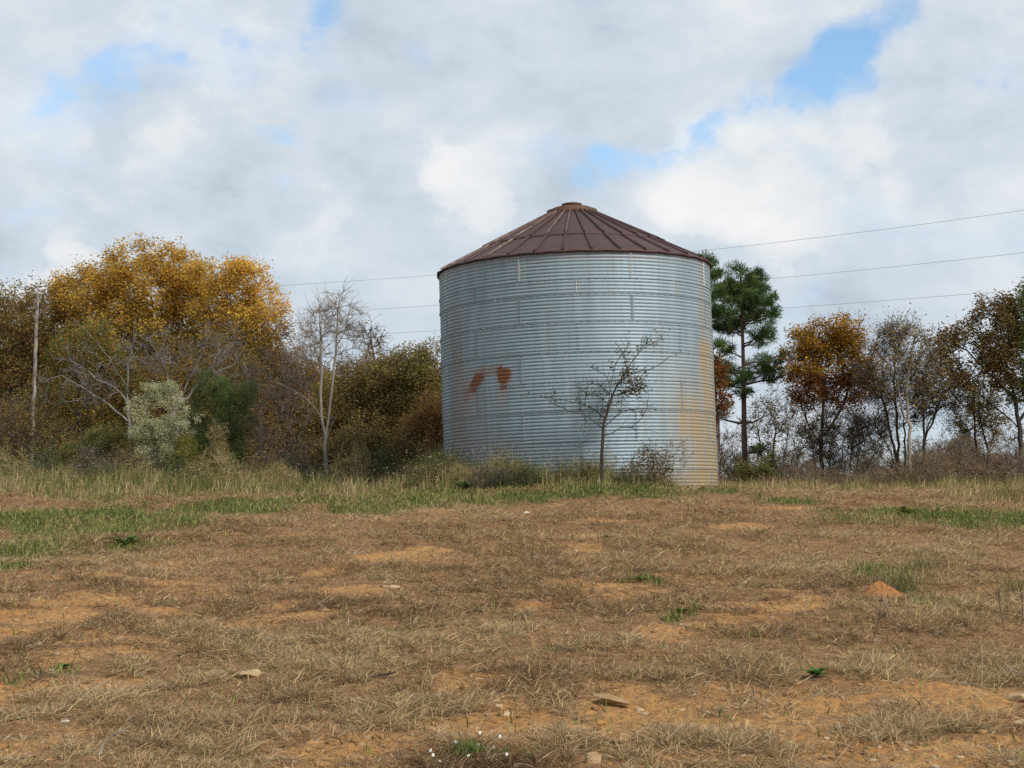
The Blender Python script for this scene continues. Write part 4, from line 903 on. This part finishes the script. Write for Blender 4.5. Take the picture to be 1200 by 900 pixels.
tree('evergreen_shrub', 'low green bush beside the clear pine trunk', 'shrub', 884, 57, 218, [(882, 556, 20, 12), (900, 560, 18, 8)], 60, bark='bark_brown', nleaf=2600, lsize=.075, lspread=.12, pal=DGREEN + OLIVE, r0=.005, rmax=.02, zmin=.1, stems=6, step=.15, wig=.02, twl=.25, twr=.004)
tree('small_tree', 'dark twiggy undergrowth tree below the rust oak', 'tree', 985, 57, 219,
     [(985, 510, 36, 34), (960, 520, 30, 30), (1015, 515, 30, 30)], 190, bark='bark_dark', nleaf=1700, lsize=.08, lspread=.2, pal=BROWN + [(.06, .05, .03)], rmax=.05, r0=.007, zmin=.3, stems=9, twigs=6, twl=.5, twr=.006)
tree('small_tree', 'dense dark bushy tree low behind the right oak branches', 'tree', 1125, 66, 220,
     [(1130, 549, 26, 8), (1108, 552, 22, 7), (1153, 550, 22, 8)], 90, bark='bark_dark', nleaf=5200, lsize=.12, lspread=.22, pal=[(.05, .06, .025), (.07, .065, .03), (.05, .045, .03)], rmax=.06, zmin=.3, stems=6)
tree('small_tree', 'pale domed leafless treetop showing far off below the right oak', 'tree', 1132, 95, 221,
     [(1132, 525, 17, 10)], 110, bark='bark_pale', nleaf=2200, lsize=.12, lspread=.2, pal=[(.36, .34, .3), (.3, .28, .24)], rmax=.09, zmin=1., twigs=4, twl=.5, twr=.012)
tree('small_tree', 'bare grey sapling showing in the gap beside the bin', 'tree', 852, 70, 222, [(853, 530, 9, 26), (858, 550, 14, 16)], 50, bark='bark_grey', rmax=.03, r0=.006, zmin=.4, stems=4, twigs=5, twl=.5, twr=.007)
# brown leafless brush along the foot of the right trees
rngb = np.random.default_rng(300); protos_b = []
for k in range(5):
    bl = [(0, 0, .7, 1.3, .9, .6), (.7, 0, .5, .9, .8, .5), (-.7, 0, .55, .9, .8, .5)]
    protos_b.append((bl, [('bark_brush', BROWN), ('bark_red', BROWN), ('bark_brush', OLIVE), ('bark_brush', [(.2, .14, .08), (.26, .17, .1)]), ('bark_grey', BROWN)][k]))
BL = 'leafless brown brush in the row at the foot of the right trees'
spotsb = [(870, 60), (915, 58), (945, 55), (975, 54), (1000, 56), (1030, 54), (1055, 52), (1085, 53), (1110, 52), (1135, 54), (1160, 50.5), (1185, 52), (1208, 50), (1020, 62), (1100, 62), (1170, 60)]
first = {}
for k, (px, D) in enumerate(spotsb):
    q = k % 5; b = base_at(px, D)
    if q not in first:
        bl, (bk, pal) = protos_b[q]
        first[q] = plant('brush_shrub', BL, 'shrub', b, 310 + q, bl, 110, bark=bk, nleaf=260, lsize=.06, lspread=.14, pal=pal, r0=.005, rmax=.02, zmin=.1, stems=10, step=.2, wig=.04, twigs=6, twl=.45, twr=.0055, group='brush along the right trees')
        o = first[q]
    else:
        o = first[q].copy(); COL.objects.link(o); o.location = b
        for ch in first[q].children:
            c = ch.copy(); COL.objects.link(c); c.parent = o
    s = rngb.uniform(.7, 1.1); o.scale = (s * 1.3, s, s * rngb.uniform(.65, 1.15)); o.rotation_euler = (0, 0, rngb.uniform(0, 6.28))
UL = 'dark bare undergrowth tree among many behind the right brush'
uu = None
for k, (px, D) in enumerate([(862, 66), (892, 68), (925, 65), (950, 67), (978, 64), (1002, 67), (1025, 65), (1048, 68), (1075, 65), (1100, 67), (1122, 64), (1145, 67), (1172, 65), (1200, 66), (1225, 64), (912, 72), (1035, 72), (1090, 73)]):
    b = base_at(px, D)
    if uu is None or k == 8:
        uu = plant('undergrowth_tree', UL, 'tree', b, 370 + k, [(0, 0, 2., 1.2, 1.1, 1.3), (.7, 0, 1.5, .9, .9, 1.), (-.7, 0, 1.6, .9, .9, 1.1)], 130, bark='bark_brown', bark2='bark_brown', nleaf=900, lsize=.08, lspread=.16, pal=BROWN + OLIVE[:2], rmax=.05, r0=.007, zmin=.3, stems=5, twigs=6, twl=.5, twr=.0065, group='bare undergrowth behind the right brush'); o = uu
    else:
        o = uu.copy(); COL.objects.link(o); o.location = b
        for ch in uu.children:
            c = ch.copy(); COL.objects.link(c); c.parent = o
    s = rngb.uniform(.75, 1.15); o.scale = (s, s, s * rngb.uniform(.8, 1.2)); o.rotation_euler = (0, 0, rngb.uniform(0, 6.28))
# far bare woods
FL = 'far bare grey brown tree behind the right woodland'
ff = None
for k, (px, D) in enumerate([(855, 120), (880, 112), (910, 118), (935, 110), (1010, 115), (1035, 108), (1090, 112), (1115, 106), (1150, 112), (1180, 108), (1215, 110), (960, 106)]):
    b = base_at(px, D)
    if ff is None or k == 6:
        ff = plant('far_tree', FL, 'tree', b, 330 + k, [(0, 0, 3.2, 1.8, 1.6, 1.7), (.5, 0, 2.2, 1.6, 1.5, 1.4), (-.6, 0, 2.4, 1.5, 1.5, 1.4)], 170, bark='bark_grey', nleaf=700, lsize=.13, lspread=.25, pal=BROWN, rmax=.1, r0=.012, zmin=.6, stems=3, twigs=5, twl=.6, twr=.01, group='far trees behind the right woodland'); o = ff
    else:
        o = ff.copy(); COL.objects.link(o); o.location = b
        for ch in ff.children:
            c = ch.copy(); COL.objects.link(c); c.parent = o
    s = rngb.uniform(.75, 1.15); o.scale = (s, s, s * rngb.uniform(.85, 1.2)); o.rotation_euler = (0, 0, rngb.uniform(0, 6.28))
# far trees closing the view behind the left woodland
GLB = 'dark tree deep inside the left woodland'
gg = None
for k, (px, D) in enumerate([(-70, 70), (-15, 66), (30, 70), (72, 67), (115, 70), (160, 67), (205, 70), (250, 67), (292, 70), (335, 66), (375, 69), (410, 66), (450, 69), (485, 66), (525, 68)]):
    b = base_at(px, D)
    if gg is None or k == 7:
        gg = plant('inner_tree', GLB, 'tree', b, 350 + k, [(0, 0, 2.7, 1.7, 1.4, 1.8), (.9, 0, 1.7, 1.4, 1.3, 1.6), (-.9, 0, 1.8, 1.4, 1.3, 1.6)], 200, bark='bark_dark', nleaf=17000, lsize=.14, lspread=.22, pal=OLIVE + BROWN, rmax=.1, zmin=.3, stems=3, twigs=3, twl=.5, group='trees deep in the left woodland'); o = gg
    else:
        o = gg.copy(); COL.objects.link(o); o.location = b
        for ch in gg.children:
            c = ch.copy(); COL.objects.link(c); c.parent = o
    s = rngb.uniform(1., 1.2); o.scale = (s, s, (1.5 if px < 330 else 1.1 if px < 500 else 1.) * rngb.uniform(.9, 1.15)); o.rotation_euler = (0, 0, rngb.uniform(0, 6.28))

# ================================================================== FIELD ODDMENTS
m, nt, out = newmat('sandstone'); L = nt.links
p = nd(nt, 'ShaderNodeBsdfPrincipled'); p.inputs['Roughness'].default_value = .9; cd = pos(nt)
L.new(mixc(nt, ramp(nt, noise(nt, 30, 6, .7, cd), [(.35, 0.), (.65, 1.)]), (.30, .19, .09), (.5, .365, .21)), p.inputs['Base Color']); L.new(bump(nt, noise(nt, 60, 4, .6, cd), .4, .01), p.inputs['Normal']); L.new(p.outputs[0], out.inputs['Surface']); M['stone'] = m
m, nt, out = newmat('white_stone'); L = nt.links
p = nd(nt, 'ShaderNodeBsdfPrincipled'); p.inputs['Roughness'].default_value = .8
L.new(mixc(nt, noise(nt, 40, 4, .7, pos(nt)), (.42, .36, .28), (.7, .65, .57)), p.inputs['Base Color']); L.new(p.outputs[0], out.inputs['Surface']); M['whitestone'] = m
m, nt, out = newmat('ant_mound_soil'); L = nt.links
p = nd(nt, 'ShaderNodeBsdfPrincipled'); p.inputs['Roughness'].default_value = 1.; cd = pos(nt)
L.new(mixc(nt, ramp(nt, noise(nt, 25, 6, .7, cd), [(.35, 0.), (.65, 1.)]), (.24, .10, .03), (.42, .19, .06)), p.inputs['Base Color']); L.new(bump(nt, noise(nt, 45, 5, .7, cd), .8, .02), p.inputs['Normal']); L.new(p.outputs[0], out.inputs['Surface']); M['ant'] = m
m, nt, out = newmat('tan_clay'); L = nt.links
p = nd(nt, 'ShaderNodeBsdfPrincipled'); p.inputs['Roughness'].default_value = 1.; cd = pos(nt)
L.new(mixc(nt, ramp(nt, noise(nt, 25, 6, .7, cd), [(.35, 0.), (.65, 1.)]), (.26, .15, .07), (.42, .27, .13)), p.inputs['Base Color']); L.new(bump(nt, noise(nt, 45, 5, .7, cd), .8, .02), p.inputs['Normal']); L.new(p.outputs[0], out.inputs['Surface']); M['ant_pale'] = m
STONES = [(693, 888, 20, 20, 'stone', 'pale block of stone at the bottom edge, right of centre'), (585, 831, 12, 12, 'stone', 'small orange tan cube of stone on bare soil'),
          (297, 790, 28, 10, 'stone', 'flat tan stone half buried in grass, left foreground'), (1188, 815, 30, 10, 'stone', 'flat pale stone at the right edge of bare soil'),
          (1188, 850, 28, 10, 'stone', 'lower of two flat stones at the right edge'), (458, 687, 22, 4, 'stone', 'low flat stone on orange soil, mid left'),
          (380, 746, 38, 5, 'stone', 'long thin pale stone lying in the dry grass'), (344, 748, 22, 4, 'stone', 'short thin stone beside the long pale one'),
          (617, 601, 8, 3, 'whitestone', 'small white stone below the green strip'), (898, 634, 8, 3, 'whitestone', 'tiny white stone on the upper slope, right of the bin'),
          (748, 832, 12, 7, 'stone', 'orange stone at the right end of the soil slab'), (1034, 789, 12, 5, 'stone', 'small tan stone right of the green rosette'), (85, 845, 9, 4, 'whitestone', 'tiny white stone in bare soil, lower left')]
for k, (px, py, wpx, hpx, mt, lab) in enumerate(STONES):
    a = at(px, py + hpx * .3); s = wpx / F * a[1] * .56; h = hpx / F * a[1] * .62
    v, f = rock_shape(np.random.default_rng(400 + k), 3)
    if hpx > 8:                                         # blocky broken stone: cut by three tilted pairs of faces
        rk = np.random.default_rng(900 + k); A_, _ = np.linalg.qr(np.eye(3) + rk.normal(size=(3, 3)) * .22)
        for ax in range(3):
            for sg in (-1, 1):
                nn = A_[:, ax] * sg + rk.normal(size=3) * .12; nn /= np.linalg.norm(nn); dd = v @ nn; v = v - np.maximum(dd - rk.uniform(.5, .66), 0)[:, None] * nn
        v = v * 1.25
    v = v * [s, s * .8, h]
    v = v + .05 * s * (np.stack([fbm(v[:, 1] * 9 / s * .2, v[:, 2] * 9 / s * .2, k, 3)] * 3, 1) - .5)
    o = obj('stone', mesh('stone', v, [f], M[mt]), loc=(a[0], a[1], a[2] + h * .12)); o.rotation_euler = (0, 0, k * 1.3); tag(o, lab, 'stone', 'stones lying in the field')
# ant mound
a = at(1030, 696); rng = np.random.default_rng(420)
rg = np.linspace(0, 1, 26); tg = np.linspace(0, 2 * pi, 64, endpoint=False); RG, TG = np.meshgrid(rg, tg, indexing='ij')
sx = .33; X_ = RG * np.cos(TG) * sx * 1.15; Y_ = RG * np.sin(TG) * sx
H_ = .17 * (1 - sstep(0, .85, RG) ** .8) * (1 + .0 * RG) + .13 * (fbm(X_ * 10 + 3, Y_ * 10, 421, 5) - .5) * (1 - RG ** 4) - .04 * RG
V = np.stack([X_, Y_, H_], -1).reshape(-1, 3); n_ = 64
Q = np.concatenate([np.stack([k * n_ + np.arange(n_), k * n_ + (np.arange(n_) + 1) % n_, (k + 1) * n_ + (np.arange(n_) + 1) % n_, (k + 1) * n_ + np.arange(n_)], 1) for k in range(25)])
tag(obj('ant_mound', mesh('ant_mound', V, [Q[:, ::-1]], M['ant'], smooth=True), loc=(a[0], a[1], a[2] - .01)), 'bright orange crumbly ant mound in the dry grass', 'ant mound')
# eroded slab of soil with a dark undercut
a = at(718, 826); v, f = rock_shape(np.random.default_rng(431), 4); v = v * [.15, .06, .022]
v[:, 2] += .008 * (fbm(v[:, 0] * 30, v[:, 1] * 60, 5, 3) - .5); v[:, 2] += .02 * np.sign(v[:, 2]) * 0
o = obj('soil_slab', mesh('soil_slab', v, [f], M['ant_pale']), loc=(a[0], a[1], a[2] + .028)); o.rotation_euler = (.12, .1, -.5); tag(o, 'tilted layered slab of tan clay on the bare soil', 'clay slab')
# pale bent stick
a = at(125, 886); c_ = [(0, 0, .01), (.01, 0, .06), (.04, .02, .10), (.09, .03, .13), (.15, .05, .155)]
V, fl = tube(np.array(c_) * 1.0, np.array([.006, .006, .005, .0045, .003]), 7)
V2, fl2 = tube(np.array([(0, 0, .012), (-.06, .01, .02), (-.13, .0, .012)]), np.array([.004, .003, .002]), 5)
V, fl = join([(V, fl), (V2, fl2)])
tag(obj('dead_stick', mesh('dead_stick', V, fl, M['bark_pale'], smooth=True), loc=tuple(a)), 'pale bent dead stick standing up at lower left', 'stick')
a = at(450, 797); V, fl = tube(np.array([(-.09, 0, .015), (-.02, .01, .03), (.05, .02, .04), (.1, .04, .05)]), np.array([.008, .009, .008, .005]), 7)
tag(obj('dead_stick', mesh('dead_stick', V, fl, M['bark_dark'], smooth=True), loc=tuple(a)), 'short dark broken stick in the middle foreground', 'stick')
a = at(1190, 797); V, fl = tube(np.array([(-.12, .02, .10), (-.05, .01, .06), (.02, .0, .03), (.1, -.02, .02)]), np.array([.005, .007, .008, .006]), 7)
tag(obj('dead_stick', mesh('dead_stick', V, fl, M['bark_pale'], smooth=True), loc=tuple(a)), 'pale dead stick at the right edge of the foreground', 'stick')
# green rosette and small weeds
def rosette(px, py, wpx, label, seed, nl=30, pal=GREEN_, group='green weeds in the dry grass', lw=.028, rise=(.25, .9), name='weed_plant'):
    rng = np.random.default_rng(seed); a = at(px, py); R_ = wpx / F * a[1] * .5; Vs, Fs, cs, o_ = [], [], [], 0
    for k in range(nl):
        an = rng.uniform(0, 2 * pi); el = rng.uniform(*rise); Ll = R_ * rng.uniform(.7, 1.15); s = np.linspace(0, 1, 6)
        rad_ = Ll * s * cos(el); zz = Ll * (s * sin(el) - .45 * s ** 2 * sin(el)); w_ = lw * np.array([.35, .8, 1, .95, .6, .05]) * rng.uniform(.7, 1.2)
        c0 = np.stack([rad_ * cos(an), rad_ * sin(an), zz], 1); t_ = np.array([-sin(an), cos(an), 0])
        fold = np.array([0, 0, 1]) * w_[:, None] * .35
        v = np.concatenate([c0 - t_ * w_[:, None] + fold, c0, c0 + t_ * w_[:, None] + fold]); i_ = np.arange(5)
        f = np.concatenate([np.stack([i_, i_ + 1, 6 + i_ + 1, 6 + i_], 1), np.stack([6 + i_, 6 + i_ + 1, 12 + i_ + 1, 12 + i_], 1)])
        Vs.append(v); Fs.append(f + o_); o_ += 18; cs.append(np.tile(pick(rng, pal, 1), (18, 1)))
    o = obj(name, mesh(name, np.concatenate(Vs), [np.concatenate(Fs)], M['blade'], np.concatenate(cs)), loc=tuple(a + [0, 0, .01])); return tag(o, label, 'weed', group)
rosette(950, 795, 46, 'bright green leafy rosette in the right foreground', 440, 34, [(.09, .18, .045), (.13, .22, .055), (.07, .14, .035)], lw=.02, rise=(.3, 1.0))
rosette(750, 682, 26, 'low green weed in the dry grass below the bin', 441, 24, GREEN_, lw=.02)
rosette(820, 714, 14, 'small green weed in the middle of the right slope', 442, 18, GREEN_, lw=.016)
rosette(797, 720, 22, 'dark green weed just left of the small green one', 443, 22, DGREEN, lw=.018)
rosette(80, 786, 24, 'dark green weed on bare soil at the left', 444, 24, DGREEN, lw=.016)
rosette(30, 846, 14, 'small green weed at the lower left edge', 445, 18, GREEN_, lw=.014)
rosette(712, 632, 18, 'dark green weed on the upper slope under the bin', 446, 18, DGREEN, lw=.02)
rosette(890, 627, 18, 'dark green weed on the upper slope right of the bin', 447, 18, DGREEN, lw=.02)
rosette(1060, 606, 44, 'tall green weed clump on the right crest', 448, 40, GREEN_ + YGREEN[:1], lw=.03, rise=(.6, 1.4))
rosette(545, 575, 44, 'bright leafy weed clump before the left of the bin', 449, 44, [(.1, .17, .05), (.16, .22, .08), (.08, .13, .04)], lw=.03, rise=(.7, 1.4))
rosette(150, 640, 60, 'dark green weed clump on the left grassy slope', 450, 46, DGREEN + GREEN_, lw=.025, rise=(.2, .9))
# white daisies at the bottom edge
m, nt, out = newmat('white_petals'); p = nd(nt, 'ShaderNodeBsdfPrincipled'); p.inputs['Base Color'].default_value = (.8, .8, .78, 1); p.inputs['Roughness'].default_value = .7; nt.links.new(p.outputs[0], out.inputs['Surface']); M['petal'] = m
m, nt, out = newmat('flower_stem'); p = nd(nt, 'ShaderNodeBsdfPrincipled'); p.inputs['Base Color'].default_value = (.09, .13, .035, 1); p.inputs['Roughness'].default_value = .8; nt.links.new(p.outputs[0], out.inputs['Surface']); M['stem'] = m
m, nt, out = newmat('flower_eye'); p = nd(nt, 'ShaderNodeBsdfPrincipled'); p.inputs['Base Color'].default_value = (.5, .38, .05, 1); p.inputs['Roughness'].default_value = .8; nt.links.new(p.outputs[0], out.inputs['Surface']); M['eye'] = m
hd, st_, ey = [], [], []
h0 = np.array([0, 0, .07]); nrm = np.array([.1, -.6, .75]); nrm /= np.linalg.norm(nrm); Dq, Uq, Wq = frame(nrm[None]); Uq, Wq = Uq[0], Wq[0]
for k in range(12):
    t = k * 2 * pi / 12; d1 = Uq * cos(t) + Wq * sin(t); d2 = -Uq * sin(t) + Wq * cos(t)
    hd.append((np.array([h0 + d1 * .003, h0 + d1 * .01 + d2 * .0035, h0 + d1 * .015, h0 + d1 * .01 - d2 * .0035]), np.array([[0, 1, 2, 3]])))
vv, ffc = rock_shape(np.random.default_rng(2), 1); ey = (vv * .004 + h0 + nrm * .001, ffc)
V, fl = tube(np.array([(0, 0, 0), (.004, 0, .035), h0 - nrm * .002]), np.array([.0014, .0012, .001]), 5)
dm = [mesh('stem', V, fl, M['stem'], smooth=True), mesh('petal', *join(hd), M['petal']), mesh('flower_eye', ey[0], [ey[1]], M['eye'])]
rng = np.random.default_rng(460)
for k, (px, py) in enumerate([(506, 892), (509, 897), (525, 890), (543, 890), (560, 883), (572, 882), (579, 884), (594, 893), (563, 871), (535, 880), (550, 895), (517, 899), (586, 876)]):
    a = at(px, py + 4); r = obj('daisy', None, loc=tuple(a)); r.rotation_euler = (0, 0, rng.uniform(-.6, .6)); s = rng.uniform(.42, .68); r.scale = (s, s, s * rng.uniform(1., 2.))
    tag(r, 'tiny white daisy in the green clump at the bottom edge', 'flower', 'daisies at the bottom edge')
    for nm, me in zip(('stem', 'flower_head', 'flower_eye'), dm): obj(nm, me, r)
# weed stalks standing above the dead grass on the right
def stalk(px, py, hpx, label, seed, mat='bark_brown', nb=5, spread=.4, r=.0035):
    rng = np.random.default_rng(seed); a = at(px, py); H_ = hpx / F * a[1]; parts = []
    top_ = np.array([rng.normal() * .12 * H_, rng.normal() * .1 * H_, H_]); s = np.linspace(0, 1, 8)[:, None]
    ln = s * top_ + np.array([[rng.normal() * .06 * H_, 0, 0]]) * np.sin(s * pi); V, fl = tube(ln, np.linspace(r * 1.3, r * .5, 8), 5); parts.append((V, fl))
    for k in range(nb):
        q = rng.uniform(.25, .95); p0 = np.array([np.interp(q, s[:, 0], ln[:, i_]) for i_ in range(3)]); l_ = H_ * rng.uniform(.15, .4)
        d_ = np.array([rng.normal() * spread, rng.normal() * spread, .7]); d_ /= np.linalg.norm(d_)
        V, fl = tube(np.stack([p0, p0 + d_ * l_ * .5, p0 + d_ * l_ + [0, 0, .03 * H_]]), [r * .7, r * .55, r * .35], 4); parts.append((V, fl))
        for w_ in range(3):
            c0 = p0 + d_ * l_ * rng.uniform(.6, 1.05); vv, f_ = protos[w_]; parts.append((vv * r * rng.uniform(.8, 1.6) + c0, f_))
    V, fl = join(parts); o = obj('weed_stalk', mesh('weed_stalk', V, fl, M[mat], smooth=True), loc=tuple(a)); return tag(o, label, 'weed', 'dry weed stalks in the field')
stalk(1018, 755, 62, 'dark branching dead weed in the right foreground grass', 470, 'bark_dark', 9, .6)
stalk(1144, 804, 44, 'single reddish straw stalk standing at lower right', 471, 'straw', 1, .1, .005)
stalk(1172, 740, 70, 'brown dead weed at the right edge, tallest of its kind', 472, 'bark_brown', 9, .4)
stalk(1192, 735, 60, 'second brown dead weed nearest the right edge', 473, 'bark_brown', 8, .4)
stalk(1007, 680, 30, 'straw coloured stalk left of the ant mound', 474, 'straw', 3, .15)
stalk(1048, 690, 34, 'straw stalk just right of the ant mound', 475, 'straw', 4, .2)
stalk(936, 650, 18, 'dark little weed on the slope above the ant mound', 476, 'bark_dark', 5, .4)
stalk(1107, 572, 22, 'pale upright weed stalk on the right crest', 477, 'straw', 1, .1, .008)
stalk(940, 722, 26, 'small straw stalk left of the dark branching weed', 478, 'straw', 3, .2)
stalk(1020, 780, 30, 'thin straw stalk right of the green rosette', 479, 'straw', 4, .3)
stalk(165, 630, 26, 'yellowed weed stalk on the left grassy slope', 480, 'straw', 5, .3)
stalk(20, 675, 12, 'little yellow weed at the left edge of the slope', 481, 'straw', 5, .4)
# pale grass tufts near the ant mound
def tuft(px, py, hpx, n, label, seed, cols):
    rng = np.random.default_rng(seed); a = at(px, py); H_ = hpx / F * a[1]
    x = rng.normal(size=n) * H_ * .35; y = rng.normal(size=n) * H_ * .35; z = np.zeros(n) - .01
    V, fl, c = blades(rng, x, y, z, H_ * rng.uniform(.5, 1.3, n), rng.uniform(.004, .009, n), radians(1) * rng.uniform(0, 35, n), radians(1) * rng.uniform(10, 80, n), rng.uniform(0, 6.28, n), pick(rng, cols, n))
    o = obj('grass_tuft', mesh('grass_tuft', V, fl, M['blade'], c), loc=tuple(a)); return tag(o, label, 'grass tuft', 'standing grass tufts')
STR = [(.36, .3, .16), (.3, .25, .13), (.24, .22, .1), (.16, .17, .06)]
tuft(1055, 692, 30, 260, 'pale straw tuft right behind the ant mound', 490, STR)
tuft(1080, 672, 26, 240, 'pale straw tuft upslope right of the ant mound', 491, STR)
tuft(1010, 676, 20, 160, 'short greenish tuft upslope left of the ant mound', 492, STR + GREEN_)
if 0: tuft(545, 745, 18, 150, 'greyish dry tuft in the middle of the field', 493, [(.4, .34, .26), (.3, .25, .18)])
tuft(1185, 700, 26, 240, 'brown standing tuft at the right edge', 494, BROWN + STR)
tuft(310, 575, 34, 200, 'straw yellow tuft standing at the foot of the grey brush', 495, [(.45, .34, .16), (.38, .28, .13)])
tuft(600, 560, 40, 240, 'straw tuft by the bin wall left of the young tree', 496, STR)
tuft(690, 562, 36, 260, 'pale straw tuft at the foot of the young tree', 497, [(.42, .36, .18), (.36, .3, .15), (.3, .24, .12)])
tuft(548, 893, 26, 420, 'green clump under the white daisies at the bottom edge', 498, GREEN_)
tuft(590, 891, 14, 160, 'small green clump right of the white daisies', 499, GREEN_)
